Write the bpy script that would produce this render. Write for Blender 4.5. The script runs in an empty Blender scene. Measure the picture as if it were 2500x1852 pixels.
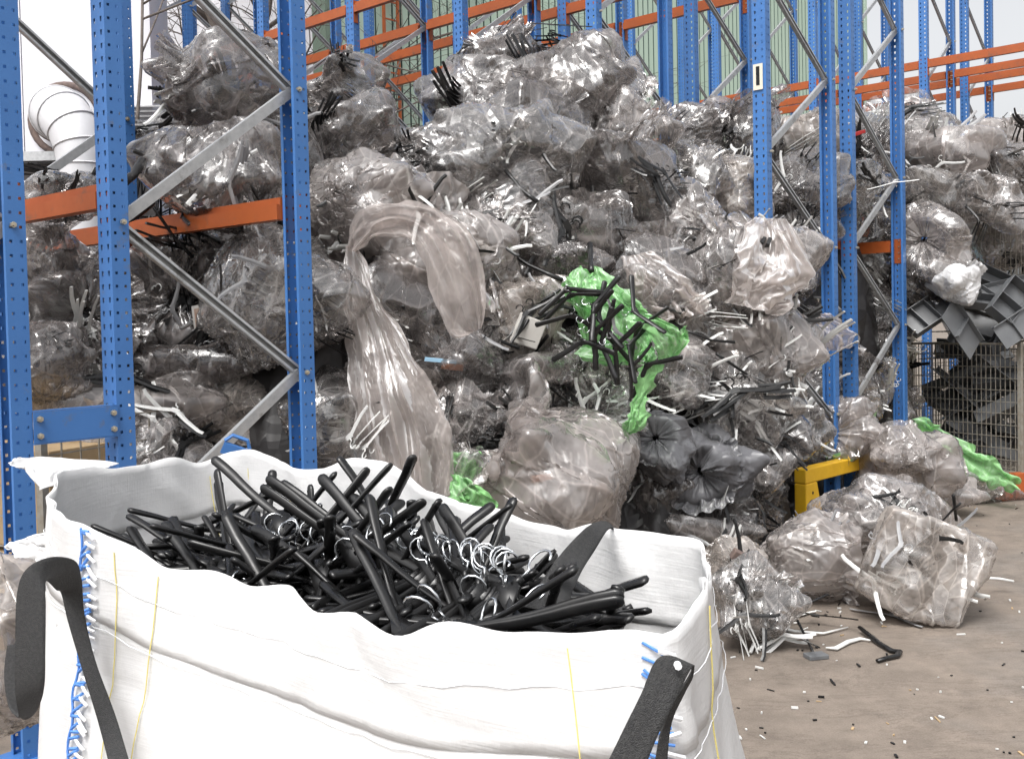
import bpy, math, random
import numpy as np
from mathutils import Vector, Matrix

SC = bpy.context.scene
COL = SC.collection
rad = math.radians

# ------------------------------------------------------------------ camera
FOC = 2431.0            # focal length in pixels of a 2500 px wide frame
PITCH, ROLL, EYE = rad(1.6), rad(-1.25), 1.5
PCV = 858.0
cam_d = bpy.data.cameras.new('camera')
cam_d.sensor_fit = 'HORIZONTAL'
cam_d.sensor_width = 36.0
cam_d.lens = 36.0 * FOC / 2500.0
cam_d.shift_y = -(926.0 - PCV) / 2500.0
cam_d.clip_start = 0.05
cam_d.clip_end = 3000.0
cam = bpy.data.objects.new('camera', cam_d)
CAM_R = Matrix.Rotation(math.pi / 2 - PITCH, 3, 'X') @ Matrix.Rotation(ROLL, 3, 'Z')
cam.matrix_world = Matrix.Translation((0, 0, EYE)) @ CAM_R.to_4x4()
COL.objects.link(cam)
SC.camera = cam

# ------------------------------------------------------------------ light: bright overcast noon
SUN_EL, SUN_AZ = rad(58), rad(205)
w = bpy.data.worlds.new('World')
SC.world = w
w.use_nodes = True
nt = w.node_tree
nt.nodes.clear()
sky = nt.nodes.new('ShaderNodeTexSky')
sky.sky_type = 'NISHITA'
sky.sun_disc = False
sky.sun_elevation = SUN_EL
sky.sun_rotation = SUN_AZ
sky.air_density = 1.0
sky.dust_density = 6.0
sky.ozone_density = 1.0
hs = nt.nodes.new('ShaderNodeHueSaturation')
hs.inputs['Saturation'].default_value = 0.12
bgn = nt.nodes.new('ShaderNodeBackground')
bgn.inputs['Strength'].default_value = 0.15
wo = nt.nodes.new('ShaderNodeOutputWorld')
nt.links.new(sky.outputs[0], hs.inputs['Color'])
nt.links.new(hs.outputs[0], bgn.inputs['Color'])
nt.links.new(bgn.outputs[0], wo.inputs['Surface'])
sun_d = bpy.data.lights.new('sun', 'SUN')
sun_d.energy = 0.9
sun_d.angle = rad(22)
sun_d.color = (1.0, 0.97, 0.93)
sun = bpy.data.objects.new('sun', sun_d)
# the sky's sun_rotation runs clockwise from +Y; the lamp points from there to the ground
sdir = Vector((math.sin(SUN_AZ) * math.cos(SUN_EL), math.cos(SUN_AZ) * math.cos(SUN_EL), math.sin(SUN_EL)))
sun.rotation_euler = (-sdir).to_track_quat('-Z', 'Y').to_euler()
sun.location = (0, 0, 20)
COL.objects.link(sun)

SC.view_settings.view_transform = 'Standard'
SC.view_settings.look = 'None'
SC.view_settings.gamma = 1.0
SC.view_settings.use_curve_mapping = False
SC.view_settings.exposure = 0.82
SC.render.engine = 'CYCLES'
cy = SC.cycles
cy.max_bounces = 7
cy.diffuse_bounces = 2
cy.glossy_bounces = 2
cy.transmission_bounces = 2
cy.transparent_max_bounces = 12
cy.use_denoising = True
cy.caustics_reflective = False
cy.caustics_refractive = False
cy.sample_clamp_indirect = 6.0

# ------------------------------------------------------------------ helpers
def ray(u, v):
    d = CAM_R @ Vector(((u - 1250.0) / FOC, -(v - PCV) / FOC, -1.0))
    return d

def P(u, v, y):
    """point at world depth y seen at pixel (u, v) of the 2500 px frame"""
    d = ray(u, v)
    return Vector((0, 0, EYE)) + d * (y / d.y)

def G(u, v, z=0.0):
    """point on the plane z seen at pixel (u, v)"""
    d = ray(u, v)
    return Vector((0, 0, EYE)) + d * ((z - EYE) / d.z)

D = 2500.0 / 2230.0     # notes below were taken on a 2230 px wide view
def PD(x, y, dep):
    return P(x * D, y * D, dep)

def tag(o, label=None, cat=None, group=None, kind=None):
    if label: o['label'] = label
    if cat: o['category'] = cat
    if group: o['group'] = group
    if kind: o['kind'] = kind
    return o

def empty(name, loc=(0, 0, 0), rz=0.0):
    o = bpy.data.objects.new(name, None)
    o.empty_display_size = 0.05
    o.location = loc
    o.rotation_euler = (0, 0, rz)
    COL.objects.link(o)
    return o

def add(name, me, parent=None, loc=None, rot=None, mat=None, scale=None):
    o = bpy.data.objects.new(name, me)
    COL.objects.link(o)
    if parent is not None: o.parent = parent
    if loc is not None: o.location = loc
    if rot is not None: o.rotation_euler = rot
    if scale is not None: o.scale = scale
    if mat is not None: o.matrix_local = mat
    return o

def copy_tree(o, parent=None):
    c = o.copy()
    COL.objects.link(c)
    if parent is not None: c.parent = parent
    for ch in o.children:
        copy_tree(ch, c)
    return c

class MB:
    """collects polygons for one mesh"""
    def __init__(s):
        s.v, s.f, s.m = [], [], []
    def quad(s, a, b, c, d, mi=0):
        n = len(s.v); s.v += [tuple(a), tuple(b), tuple(c), tuple(d)]
        s.f.append((n, n + 1, n + 2, n + 3)); s.m.append(mi)
    def hexa(s, p, mi=0):
        n = len(s.v); s.v += [tuple(q) for q in p]
        for f in ((0, 3, 2, 1), (4, 5, 6, 7), (0, 1, 5, 4), (1, 2, 6, 5), (2, 3, 7, 6), (3, 0, 4, 7)):
            s.f.append(tuple(n + i for i in f)); s.m.append(mi)
    def box(s, x0, x1, y0, y1, z0, z1, mi=0):
        s.hexa([(x0, y0, z0), (x1, y0, z0), (x1, y1, z0), (x0, y1, z0),
                (x0, y0, z1), (x1, y0, z1), (x1, y1, z1), (x0, y1, z1)], mi)
    def obox(s, c, ax, ay, az, mi=0):
        c, ax, ay, az = map(Vector, (c, ax, ay, az))
        s.hexa([c - ax - ay - az, c + ax - ay - az, c + ax + ay - az, c - ax + ay - az,
                c - ax - ay + az, c + ax - ay + az, c + ax + ay + az, c - ax + ay + az], mi)
    def sweep(s, pts, ra, rb=None, n=6, up=(0, 0, 1), mi=0, cap=True):
        """tube with an elliptic section: ra across (side), rb along 'up'"""
        pts = [Vector(p) for p in pts]
        k = len(pts)
        if not hasattr(ra, '__len__'): ra = [ra] * k
        if rb is None: rb = ra
        if not hasattr(rb, '__len__'): rb = [rb] * k
        up = Vector(up)
        base = len(s.v)
        prev = None
        for i, p in enumerate(pts):
            t = (pts[min(i + 1, k - 1)] - pts[max(i - 1, 0)])
            if t.length < 1e-9: t = Vector((1, 0, 0))
            t.normalize()
            sd = t.cross(up)
            if sd.length < 1e-3: sd = t.cross(Vector((1, 0.3, 0)))
            sd.normalize()
            if prev is not None and sd.dot(prev) < 0: sd = -sd
            prev = sd.copy()
            u2 = sd.cross(t)
            for j in range(n):
                a = 2 * math.pi * j / n
                s.v.append(tuple(p + sd * (math.cos(a) * ra[i]) + u2 * (math.sin(a) * rb[i])))
        for i in range(k - 1):
            for j in range(n):
                a = base + i * n + j; b = base + i * n + (j + 1) % n
                s.f.append((a, b, b + n, a + n)); s.m.append(mi)
        if cap:
            s.f.append(tuple(base + j for j in reversed(range(n)))); s.m.append(mi)
            s.f.append(tuple(base + (k - 1) * n + j for j in range(n))); s.m.append(mi)
    def grid(s, P3, closed_u=False, mi=0):
        """P3: array rows x cols x 3"""
        P3 = np.asarray(P3); r, c = P3.shape[:2]
        n = len(s.v); s.v += [tuple(p) for p in P3.reshape(-1, 3).tolist()]
        for i in range(r - 1):
            for j in range(c if closed_u else c - 1):
                j2 = (j + 1) % c
                s.f.append((n + i * c + j, n + i * c + j2, n + (i + 1) * c + j2, n + (i + 1) * c + j)); s.m.append(mi)
    def mesh(s, name, mats, smooth=False):
        me = bpy.data.meshes.new(name)
        me.from_pydata(s.v, [], s.f)
        for m in (mats if isinstance(mats, (list, tuple)) else [mats]):
            me.materials.append(m)
        if any(s.m): me.polygons.foreach_set('material_index', s.m)
        if smooth: me.polygons.foreach_set('use_smooth', [True] * len(s.f))
        me.update()
        return me
    def build(s, name, mats, parent=None, smooth=False, **kw):
        return add(name, s.mesh(name, mats, smooth), parent, **kw)

def grid_mesh(name, P3, mats, closed=False, smooth=True, mi=None):
    """fast grid mesh from a numpy array rows x cols x 3"""
    r, c = P3.shape[:2]
    me = bpy.data.meshes.new(name)
    idx = np.arange(r * c).reshape(r, c)
    if closed:
        nx = np.roll(idx, -1, axis=1)
        a, b, cc, d = idx[:-1], nx[:-1], nx[1:], idx[1:]
    else:
        a, b, cc, d = idx[:-1, :-1], idx[:-1, 1:], idx[1:, 1:], idx[1:, :-1]
    q = np.stack([a, b, cc, d], -1).reshape(-1, 4)
    nf = len(q)
    me.vertices.add(r * c)
    me.vertices.foreach_set('co', P3.reshape(-1).astype(np.float32))
    me.loops.add(nf * 4)
    me.loops.foreach_set('vertex_index', q.reshape(-1).astype(np.int32))
    me.polygons.add(nf)
    me.polygons.foreach_set('loop_start', np.arange(0, nf * 4, 4, dtype=np.int32))
    if smooth:
        me.polygons.foreach_set('use_smooth', np.ones(nf, dtype=bool))
    for m in (mats if isinstance(mats, (list, tuple)) else [mats]):
        me.materials.append(m)
    if mi is not None:
        me.polygons.foreach_set('material_index', np.full(nf, mi, dtype=np.int32))
    me.update(calc_edges=True)
    me.validate()
    return me

# ------------------------------------------------------------------ materials
def nodes(name):
    m = bpy.data.materials.new(name)
    m.use_nodes = True
    t = m.node_tree
    t.nodes.clear()
    out = t.nodes.new('ShaderNodeOutputMaterial')
    return m, t, out

def N(t, typ, **kw):
    n = t.nodes.new(typ)
    for k, v in kw.items():
        if k in ('ins',):
            for a, b in v.items(): n.inputs[a].default_value = b
        else: setattr(n, k, v)
    return n

def ramp(t, stops, fac=None, mode='LINEAR'):
    n = t.nodes.new('ShaderNodeValToRGB')
    n.color_ramp.interpolation = mode
    e = n.color_ramp.elements
    while len(e) < len(stops): e.new(0.5)
    for i, (p, c) in enumerate(stops):
        e[i].position = p
        e[i].color = (c, c, c, 1) if not hasattr(c, '__len__') else (*c[:3], 1)
    if fac is not None: t.links.new(fac, n.inputs[0])
    return n

def pbr(name, col, rough=0.5, metal=0.0, col2=None, nscale=8.0, amt=(0.35, 0.7), bump=0.0, bscale=60.0,
        dirt=None, dscale=3.0, damt=(0.55, 0.75), coord='Object', spec=0.5, stretch=None):
    m, t, out = nodes(name)
    b = N(t, 'ShaderNodeBsdfPrincipled', ins={'Roughness': rough, 'Metallic': metal, 'Specular IOR Level': spec})
    t.links.new(b.outputs[0], out.inputs[0])
    tc = N(t, 'ShaderNodeTexCoord')
    src = tc.outputs[coord]
    if stretch:
        mp = N(t, 'ShaderNodeMapping'); mp.inputs['Scale'].default_value = stretch
        t.links.new(src, mp.inputs[0]); src = mp.outputs[0]
    cur = None
    if col2 is not None:
        nz = N(t, 'ShaderNodeTexNoise', ins={'Scale': nscale, 'Detail': 6.0, 'Roughness': 0.6})
        t.links.new(src, nz.inputs['Vector'])
        r = ramp(t, [(amt[0], col), (amt[1], col2)], nz.outputs[0])
        cur = r.outputs[0]
        rr = ramp(t, [(0.3, max(0, rough - 0.1)), (0.7, min(1, rough + 0.15))], nz.outputs[0])
        t.links.new(rr.outputs[0], b.inputs['Roughness'])
    if dirt is not None:
        nz = N(t, 'ShaderNodeTexNoise', ins={'Scale': dscale, 'Detail': 8.0, 'Roughness': 0.7})
        t.links.new(src, nz.inputs['Vector'])
        r = ramp(t, [(damt[0], 0.0), (damt[1], 1.0)], nz.outputs[0])
        mx = N(t, 'ShaderNodeMixRGB')
        if cur is not None: t.links.new(cur, mx.inputs[1])
        else: mx.inputs[1].default_value = (*col, 1)
        mx.inputs[2].default_value = (*dirt, 1)
        t.links.new(r.outputs[0], mx.inputs[0])
        cur = mx.outputs[0]
    if cur is not None: t.links.new(cur, b.inputs['Base Color'])
    else: b.inputs['Base Color'].default_value = (*col, 1)
    if bump:
        nz = N(t, 'ShaderNodeTexNoise', ins={'Scale': bscale, 'Detail': 5.0})
        t.links.new(src, nz.inputs['Vector'])
        bp = N(t, 'ShaderNodeBump', ins={'Strength': bump, 'Distance': 0.01})
        t.links.new(nz.outputs[0], bp.inputs['Height'])
        t.links.new(bp.outputs[0], b.inputs['Normal'])
    return m

def film(name, tint=(0.80, 0.74, 0.715), haze=0.215, gloss=1.3, rough=0.18, trans=(0.95, 0.93, 0.92), hz2=0.2, crease=0.6, cscale=3.6, milk=0.5, white=1.0):
    """thin crumpled polythene: partly see-through, milky where it scatters, shiny on top"""
    m, t, out = nodes(name)
    tc = N(t, 'ShaderNodeTexCoord')
    info = N(t, 'ShaderNodeObjectInfo')
    off = N(t, 'ShaderNodeVectorMath', operation='SCALE')
    t.links.new(info.outputs['Random'], off.inputs['Scale'])
    off.inputs[0].default_value = (7.3, 3.1, 5.7)
    ad = N(t, 'ShaderNodeVectorMath', operation='ADD')
    t.links.new(tc.outputs['Object'], ad.inputs[0]); t.links.new(off.outputs[0], ad.inputs[1])
    nz = N(t, 'ShaderNodeTexNoise', ins={'Scale': 4.0, 'Detail': 2.0, 'Roughness': 0.5})
    t.links.new(ad.outputs[0], nz.inputs['Vector'])
    wm = N(t, 'ShaderNodeMixRGB', ins={0: 0.06})
    t.links.new(ad.outputs[0], wm.inputs[1]); t.links.new(nz.outputs['Color'], wm.inputs[2])
    # the film breaks into small flat facets: each cell leans its own way
    geo = N(t, 'ShaderNodeNewGeometry')
    acc = geo.outputs['Normal']
    for sc_, st, k in ((cscale, (1.0, 1.9, 0.45), crease), (cscale * 2.1, (1.9, 0.5, 1.0), crease * 0.7), (cscale * 4.6, (0.5, 1.0, 1.9), crease * 0.35)):
        mp = N(t, 'ShaderNodeMapping')
        mp.inputs['Scale'].default_value = st
        mp.inputs['Rotation'].default_value = (0.4 * sc_, 0.7, 0.2 * sc_)
        t.links.new(wm.outputs[0], mp.inputs[0])
        vo = N(t, 'ShaderNodeTexVoronoi', feature='F1', ins={'Scale': sc_})
        t.links.new(mp.outputs[0], vo.inputs['Vector'])
        sb = N(t, 'ShaderNodeVectorMath', operation='SUBTRACT'); sb.inputs[1].default_value = (0.5, 0.5, 0.5)
        t.links.new(vo.outputs['Color'], sb.inputs[0])
        sc2 = N(t, 'ShaderNodeVectorMath', operation='SCALE'); sc2.inputs['Scale'].default_value = k
        t.links.new(sb.outputs[0], sc2.inputs[0])
        aa = N(t, 'ShaderNodeVectorMath', operation='ADD')
        t.links.new(acc, aa.inputs[0]); t.links.new(sc2.outputs[0], aa.inputs[1])
        acc = aa.outputs[0]
    nn = N(t, 'ShaderNodeVectorMath', operation='NORMALIZE')
    t.links.new(acc, nn.inputs[0])
    nrm = nn.outputs[0]
    tr = N(t, 'ShaderNodeBsdfTransparent', ins={'Color': (*trans, 1)})
    df = N(t, 'ShaderNodeBsdfDiffuse', ins={'Color': (*tint, 1)})
    tl = N(t, 'ShaderNodeBsdfTranslucent', ins={'Color': (*tint, 1)})
    t.links.new(nrm, df.inputs['Normal']); t.links.new(nrm, tl.inputs['Normal'])
    mk = N(t, 'ShaderNodeMixShader', ins={0: milk})
    t.links.new(df.outputs[0], mk.inputs[1]); t.links.new(tl.outputs[0], mk.inputs[2])
    lw = N(t, 'ShaderNodeLayerWeight', ins={'Blend': 0.25})
    nh = N(t, 'ShaderNodeTexNoise', ins={'Scale': 3.0, 'Detail': 5.0, 'Roughness': 0.65})
    t.links.new(ad.outputs[0], nh.inputs['Vector'])
    rh = ramp(t, [(0.32, max(0.0, haze - hz2)), (0.68, min(1.0, haze + hz2))], nh.outputs[0])
    ha = N(t, 'ShaderNodeMath', operation='MULTIPLY_ADD', ins={1: 0.35}, use_clamp=True)
    t.links.new(lw.outputs['Facing'], ha.inputs[0]); t.links.new(rh.outputs[0], ha.inputs[2])
    # creases turn white: straight thin lines where the film has been folded
    hb = ha
    for sc_, st, k, wd in ((cscale * 1.0, (1.0, 1.9, 0.45), .55, .035), (cscale * 2.1, (1.9, 0.5, 1.0), .4, .05)):
        mp = N(t, 'ShaderNodeMapping')
        mp.inputs['Scale'].default_value = st
        mp.inputs['Rotation'].default_value = (0.4 * sc_, 0.7, 0.2 * sc_)
        t.links.new(wm.outputs[0], mp.inputs[0])
        ve = N(t, 'ShaderNodeTexVoronoi', feature='DISTANCE_TO_EDGE', ins={'Scale': sc_})
        t.links.new(mp.outputs[0], ve.inputs['Vector'])
        re_ = ramp(t, [(0.0, k * white), (wd, 0.0)], ve.outputs['Distance'])
        ad2 = N(t, 'ShaderNodeMath', operation='MULTIPLY_ADD', use_clamp=True)
        t.links.new(re_.outputs[0], ad2.inputs[0]); t.links.new(nh.outputs[0], ad2.inputs[1]); t.links.new(hb.outputs[0], ad2.inputs[2])
        hb = ad2
    ha = hb
    m1 = N(t, 'ShaderNodeMixShader')
    t.links.new(ha.outputs[0], m1.inputs[0]); t.links.new(tr.outputs[0], m1.inputs[1]); t.links.new(mk.outputs[0], m1.inputs[2])
    gl = N(t, 'ShaderNodeBsdfGlossy', ins={'Roughness': rough, 'Color': (1, 1, 1, 1)})
    t.links.new(nrm, gl.inputs['Normal'])
    fr = N(t, 'ShaderNodeFresnel', ins={'IOR': 1.5})
    t.links.new(nrm, fr.inputs['Normal'])
    fm = N(t, 'ShaderNodeMath', operation='MULTIPLY', ins={1: gloss * 1.6}, use_clamp=True)
    t.links.new(fr.outputs[0], fm.inputs[0])
    fm2 = N(t, 'ShaderNodeMath', operation='MINIMUM', ins={1: 0.75})
    t.links.new(fm.outputs[0], fm2.inputs[0])
    m3 = N(t, 'ShaderNodeMixShader')
    t.links.new(fm2.outputs[0], m3.inputs[0]); t.links.new(m1.outputs[0], m3.inputs[1]); t.links.new(gl.outputs[0], m3.inputs[2])
    t.links.new(m3.outputs[0], out.inputs[0])
    return m

M = {}
M['blue'] = pbr('blue_paint', (0.060, 0.185, 0.47), 0.38, col2=(0.045, 0.15, 0.40), nscale=2.5, dirt=(0.13, 0.14, 0.16), dscale=11, damt=(0.60, 0.74), coord='Object')
M['orange'] = pbr('orange_paint', (0.40, 0.095, 0.020), 0.42, col2=(0.31, 0.07, 0.018), nscale=3, dirt=(0.15, 0.075, 0.045), dscale=9, damt=(0.56, 0.74))
M['galv'] = pbr('galvanised_steel', (0.52, 0.53, 0.54), 0.42, metal=0.6, col2=(0.40, 0.41, 0.42), nscale=30, dirt=(0.13, 0.12, 0.11), dscale=8, damt=(0.58, 0.75))
M['bolt'] = pbr('zinc_bolt', (0.55, 0.50, 0.40), 0.4, metal=0.8)
M['yellow'] = pbr('yellow_paint', (0.80, 0.48, 0.02), 0.45, col2=(0.68, 0.38, 0.02), nscale=6, dirt=(0.22, 0.15, 0.07), dscale=11, damt=(0.62, 0.78))
M['black'] = pbr('black_plastic', (0.006, 0.006, 0.0065), 0.30, col2=(0.011, 0.0105, 0.0105), nscale=20, spec=0.5)
M['white'] = pbr('white_plastic', (0.72, 0.72, 0.70), 0.35, col2=(0.55, 0.55, 0.54), nscale=9)
M['greyp'] = pbr('grey_plastic', (0.22, 0.22, 0.23), 0.35, col2=(0.34, 0.34, 0.34), nscale=9)
M['chrome'] = pbr('hook_wire', (0.72, 0.74, 0.76), 0.22, metal=1.0)
M['tray'] = pbr('dark_grey_tray_plastic', (0.10, 0.104, 0.11), 0.45, col2=(0.135, 0.14, 0.145), nscale=5, dirt=(0.13, 0.12, 0.10), dscale=7, damt=(0.6, 0.8))
M['wire'] = pbr('basket_wire', (0.36, 0.34, 0.30), 0.5, metal=0.4, col2=(0.26, 0.22, 0.17), nscale=20)
M['card'] = pbr('cardboard', (0.46, 0.33, 0.19), 0.85, col2=(0.36, 0.25, 0.14), nscale=6)
M['wood'] = pbr('pale_wood', (0.50, 0.35, 0.19), 0.75, col2=(0.38, 0.25, 0.13), nscale=5, stretch=(6, 6, 0.6))
M['film'] = film('clear_film')
M['film_dark'] = film('smoky_film', tint=(0.48, 0.435, 0.42), haze=0.22, trans=(0.74, 0.72, 0.71))
M['film_clean'] = film('clean_film', tint=(0.76, 0.72, 0.70), haze=0.10, hz2=0.1, gloss=1.4, rough=0.13)
M['film_beige'] = film('beige_film', tint=(0.83, 0.745, 0.68), haze=0.30, hz2=0.2, rough=0.22)
M['film_milk'] = film('milky_film', tint=(0.86, 0.78, 0.745), haze=0.38, hz2=0.2, rough=0.22, milk=0.6)
M['film_grey'] = film('dark_grey_opaque_film', tint=(0.14, 0.14, 0.15), haze=0.97, hz2=0.02, rough=0.34, gloss=0.55, milk=0.1)
M['film_green'] = film('green_film', tint=(0.36, 0.72, 0.30), haze=0.66, hz2=0.22, rough=0.42, gloss=0.2, milk=0.4, trans=(0.6, 0.95, 0.6))
M['film_white'] = film('white_bag_film', tint=(0.82, 0.82, 0.83), haze=0.95, hz2=0.04, rough=0.35, gloss=0.3, milk=0.2)
# ------------------------------------------------------------------ crumpled film: a small cloth solver on a grid
def smooth_noise(shape, cells, rng, closed=True):
    """periodic-in-columns smooth noise"""
    r, c = shape
    kr, kc = cells
    g = rng.standard_normal((kr + 2, kc))
    yy = np.linspace(0, kr, r); xx = np.arange(c) / c * kc
    if not closed: xx = np.linspace(0, kc - 1.001, c)
    y0 = np.floor(yy).astype(int); fy = yy - y0; fy = fy * fy * (3 - 2 * fy)
    x0 = np.floor(xx).astype(int); fx = xx - x0; fx = fx * fx * (3 - 2 * fx)
    x1 = (x0 + 1) % kc; x0 = x0 % kc
    a = g[y0][:, x0] * (1 - fx) + g[y0][:, x1] * fx
    b = g[y0 + 1][:, x0] * (1 - fx) + g[y0 + 1][:, x1] * fx
    return a * (1 - fy[:, None]) + b * fy[:, None]

def relax(X, ru, rv, closed, its, force, collide, pin=None, kc=0.5, kb=0.12, shear=True, damp=0.9, jitter=0.0, rng=None):
    """X rows x cols x 3. ru: rest along columns (per row or scalar), rv: rest along rows"""
    V = np.zeros_like(X)
    X0 = X.copy()
    rows, cols = X.shape[:2]
    ru = np.broadcast_to(np.asarray(ru, float).reshape(-1, 1) if np.ndim(ru) else ru, (rows, cols))
    def con(A, B, rest, ks, kc_):
        d = B - A
        L = np.sqrt((d * d).sum(-1)) + 1e-9
        e = (L - rest) / L
        e = np.where(e > 0, e * ks, e * kc_)
        return d * (0.5 * e)[..., None]
    rs = None
    for it in range(its):
        V *= damp
        V += force(X) if callable(force) else force
        Xn = X + V
        for _ in range(2):
            if closed:
                B = np.roll(Xn, -1, 1)
                c = con(Xn, B, ru, 0.9, kc); Xn = Xn + c - np.roll(c, 1, 1)
                B = np.roll(Xn, -2, 1)
                c = con(Xn, B, ru * 2, 0.0, kb); Xn = Xn + c - np.roll(c, 2, 1)
            else:
                c = con(Xn[:, :-1], Xn[:, 1:], ru[:, 1:], 0.9, kc); Xn[:, :-1] += c; Xn[:, 1:] -= c
                c = con(Xn[:, :-2], Xn[:, 2:], ru[:, 2:] * 2, 0.0, kb); Xn[:, :-2] += c; Xn[:, 2:] -= c
            c = con(Xn[:-1], Xn[1:], rv, 0.9, kc); Xn[:-1] += c; Xn[1:] -= c
            c = con(Xn[:-2], Xn[2:], rv * 2, 0.0, kb); Xn[:-2] += c; Xn[2:] -= c
            if shear:
                dg = np.sqrt(ru[:-1] ** 2 + rv ** 2)
                if closed:
                    B = np.roll(Xn, -1, 1)[1:]
                    c = con(Xn[:-1], B, dg, 0.5, 0.2); Xn[:-1] += c
                    t_ = np.zeros_like(Xn); t_[1:] = c; Xn -= np.roll(t_, 1, 1)
                else:
                    c = con(Xn[:-1, :-1], Xn[1:, 1:], dg[:, 1:], 0.5, 0.2); Xn[:-1, :-1] += c; Xn[1:, 1:] -= c
                    c = con(Xn[:-1, 1:], Xn[1:, :-1], dg[:, 1:], 0.5, 0.2); Xn[:-1, 1:] += c; Xn[1:, :-1] -= c
            if pin is not None:
                Xn[pin] = X0[pin]
            Xn = collide(Xn)
        V = Xn - X
        X = Xn
    return X

def sim_bag(seed, dims=(0.42, 0.34, 0.36), nu=132, nv=86, slack=1.28, tail=0.2, spikes=16, its=110, box=False, flat=0.0, press=0.012, core=0.60):
    """a filled and tied bag about 2*dims in size, knot towards +z"""
    rng = np.random.default_rng(seed)
    a, b, c = dims
    th = np.arange(nu) / nu * 2 * math.pi
    body = int(nv * (1 - tail))
    # profile: closed end, body, neck, flaring tail
    ph = np.linspace(0.03, math.pi - 0.05, body)
    R = np.sin(ph) ** (0.45 if box else 0.8)
    Z = -np.cos(ph)
    nt_ = nv - body
    tt = np.linspace(0, 1, nt_ + 1)[1:]
    R = np.concatenate([R, 0.07 + 0.75 * tt ** 1.2])
    Z = np.concatenate([Z, 1.0 + 0.10 * tt + 0.38 * tt * (1 - 0.4 * tt)])
    X = np.empty((nv, nu, 3))
    sq = 0.6 if box else 0.9
    cs, sn = np.cos(th), np.sin(th)
    cx = np.sign(cs) * np.abs(cs) ** sq; sx = np.sign(sn) * np.abs(sn) ** sq
    X[..., 0] = R[:, None] * cx * a
    X[..., 1] = R[:, None] * sx * b
    X[..., 2] = Z[:, None] * c
    lump = 1 + 0.10 * smooth_noise((nv, nu), (5, 6), rng) + 0.05 * smooth_noise((nv, nu), (10, 12), rng)
    X *= lump[..., None] * 1.12
    X += 0.012 * rng.standard_normal(X.shape) * np.minimum(1, R[:, None, None] * 2)
    circ = math.pi * (a + b) * 0.86 * slack * (1.12 if box else 1.0)
    d = np.diff(X.mean(1), axis=0)
    prof = np.sqrt(np.diff(R * (a + b) / 2) ** 2 + np.diff(Z * c) ** 2).sum()
    ru = circ / nu
    rv = prof / (nv - 1) * 1.10
    # contents: lumpy core with sharp ends of things poking at the film
    sp = rng.standard_normal((spikes, 3)); sp /= np.linalg.norm(sp, axis=1)[:, None]
    amp = rng.uniform(0.15, 0.50, spikes); wid = rng.uniform(0.22, 0.6, spikes)
    lobes = rng.standard_normal((7, 3)); lobes /= np.linalg.norm(lobes, axis=1)[:, None]
    lamp = rng.uniform(-0.14, 0.12, 7)
    ab = np.array([a, b, c])
    def collide(Xn):
        q = Xn[:body - 4] / ab
        r = np.sqrt((q * q).sum(-1)) + 1e-9
        dr = q / r[..., None]
        lim = 0.0 * r
        for s_, A_, W_ in zip(sp, amp, wid):
            ang = np.arccos(np.clip(dr @ s_, -1, 1))
            lim = np.maximum(lim, A_ * np.exp(-ang / W_))
        if box:
            m_ = np.abs(dr).max(-1)
            lim = lim * 0.45 + 0.62 / np.maximum(m_, 0.62)
        else:
            lim = lim + core
        for s_, A_ in zip(lobes, lamp):
            lim = lim + A_ * np.exp(-(1 - dr @ s_) / 0.25)
        # nothing holds the film off near the knot
        lim = np.where(dr[..., 2] > 0.86, lim * 0.55, lim)
        k = np.where(r < lim, lim / r, 1.0)
        Xn[:body - 4] *= k[..., None]
        # tie
        nk = slice(body - 1, body + 1)
        rr = np.sqrt(Xn[nk, :, 0] ** 2 + Xn[nk, :, 1] ** 2) + 1e-9
        kk = np.minimum(1.0, 0.028 / rr)
        Xn[nk, :, 0] *= kk; Xn[nk, :, 1] *= kk
        if flat:
            Xn[..., 2] = np.maximum(Xn[..., 2], -c * flat)
        return Xn
    def F(Xc):
        f = np.zeros_like(Xc)
        f[..., 2] -= 0.0008
        f[:body] -= Xc[:body] * press
        return f
    X = relax(X, ru, rv, True, its, F, collide, kc=0.16, kb=0.02, damp=0.75)
    # both ends are gathered
    X[0] = X[0].mean(0) + (X[0] - X[0].mean(0)) * 0.3
    return X

def sim_sheet(Xi, ru, rv, its=120, g=(0, 0, -0.0016), pin=None, collide=None, kc=0.4, kb=0.12, seed=0, jit=0.01):
    rng = np.random.default_rng(seed)
    X = Xi + jit * rng.standard_normal(Xi.shape)
    if pin is not None: X[pin] = Xi[pin]
    F = np.zeros_like(X); F[...] = g
    return relax(X, ru, rv, False, its, F, collide or (lambda q: q), pin=pin, kc=kc, kb=kb)

def up2(X, closed):
    """double the grid with a cubic in-between"""
    if closed:
        m_ = (9 * (X + np.roll(X, -1, 1)) - np.roll(X, 1, 1) - np.roll(X, -2, 1)) / 16
        Y = np.empty((X.shape[0], X.shape[1] * 2, 3)); Y[:, ::2] = X; Y[:, 1::2] = m_
    else:
        m_ = (X[:, :-1] + X[:, 1:]) / 2
        Y = np.empty((X.shape[0], X.shape[1] * 2 - 1, 3)); Y[:, ::2] = X; Y[:, 1::2] = m_
    Pd = np.concatenate([Y[:1], Y, Y[-1:]], 0)
    m_ = (9 * (Y[:-1] + Y[1:]) - Pd[:-3] - Pd[3:]) / 16
    Z = np.empty((Y.shape[0] * 2 - 1, Y.shape[1], 3)); Z[::2] = Y; Z[1::2] = m_
    return Z

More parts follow.
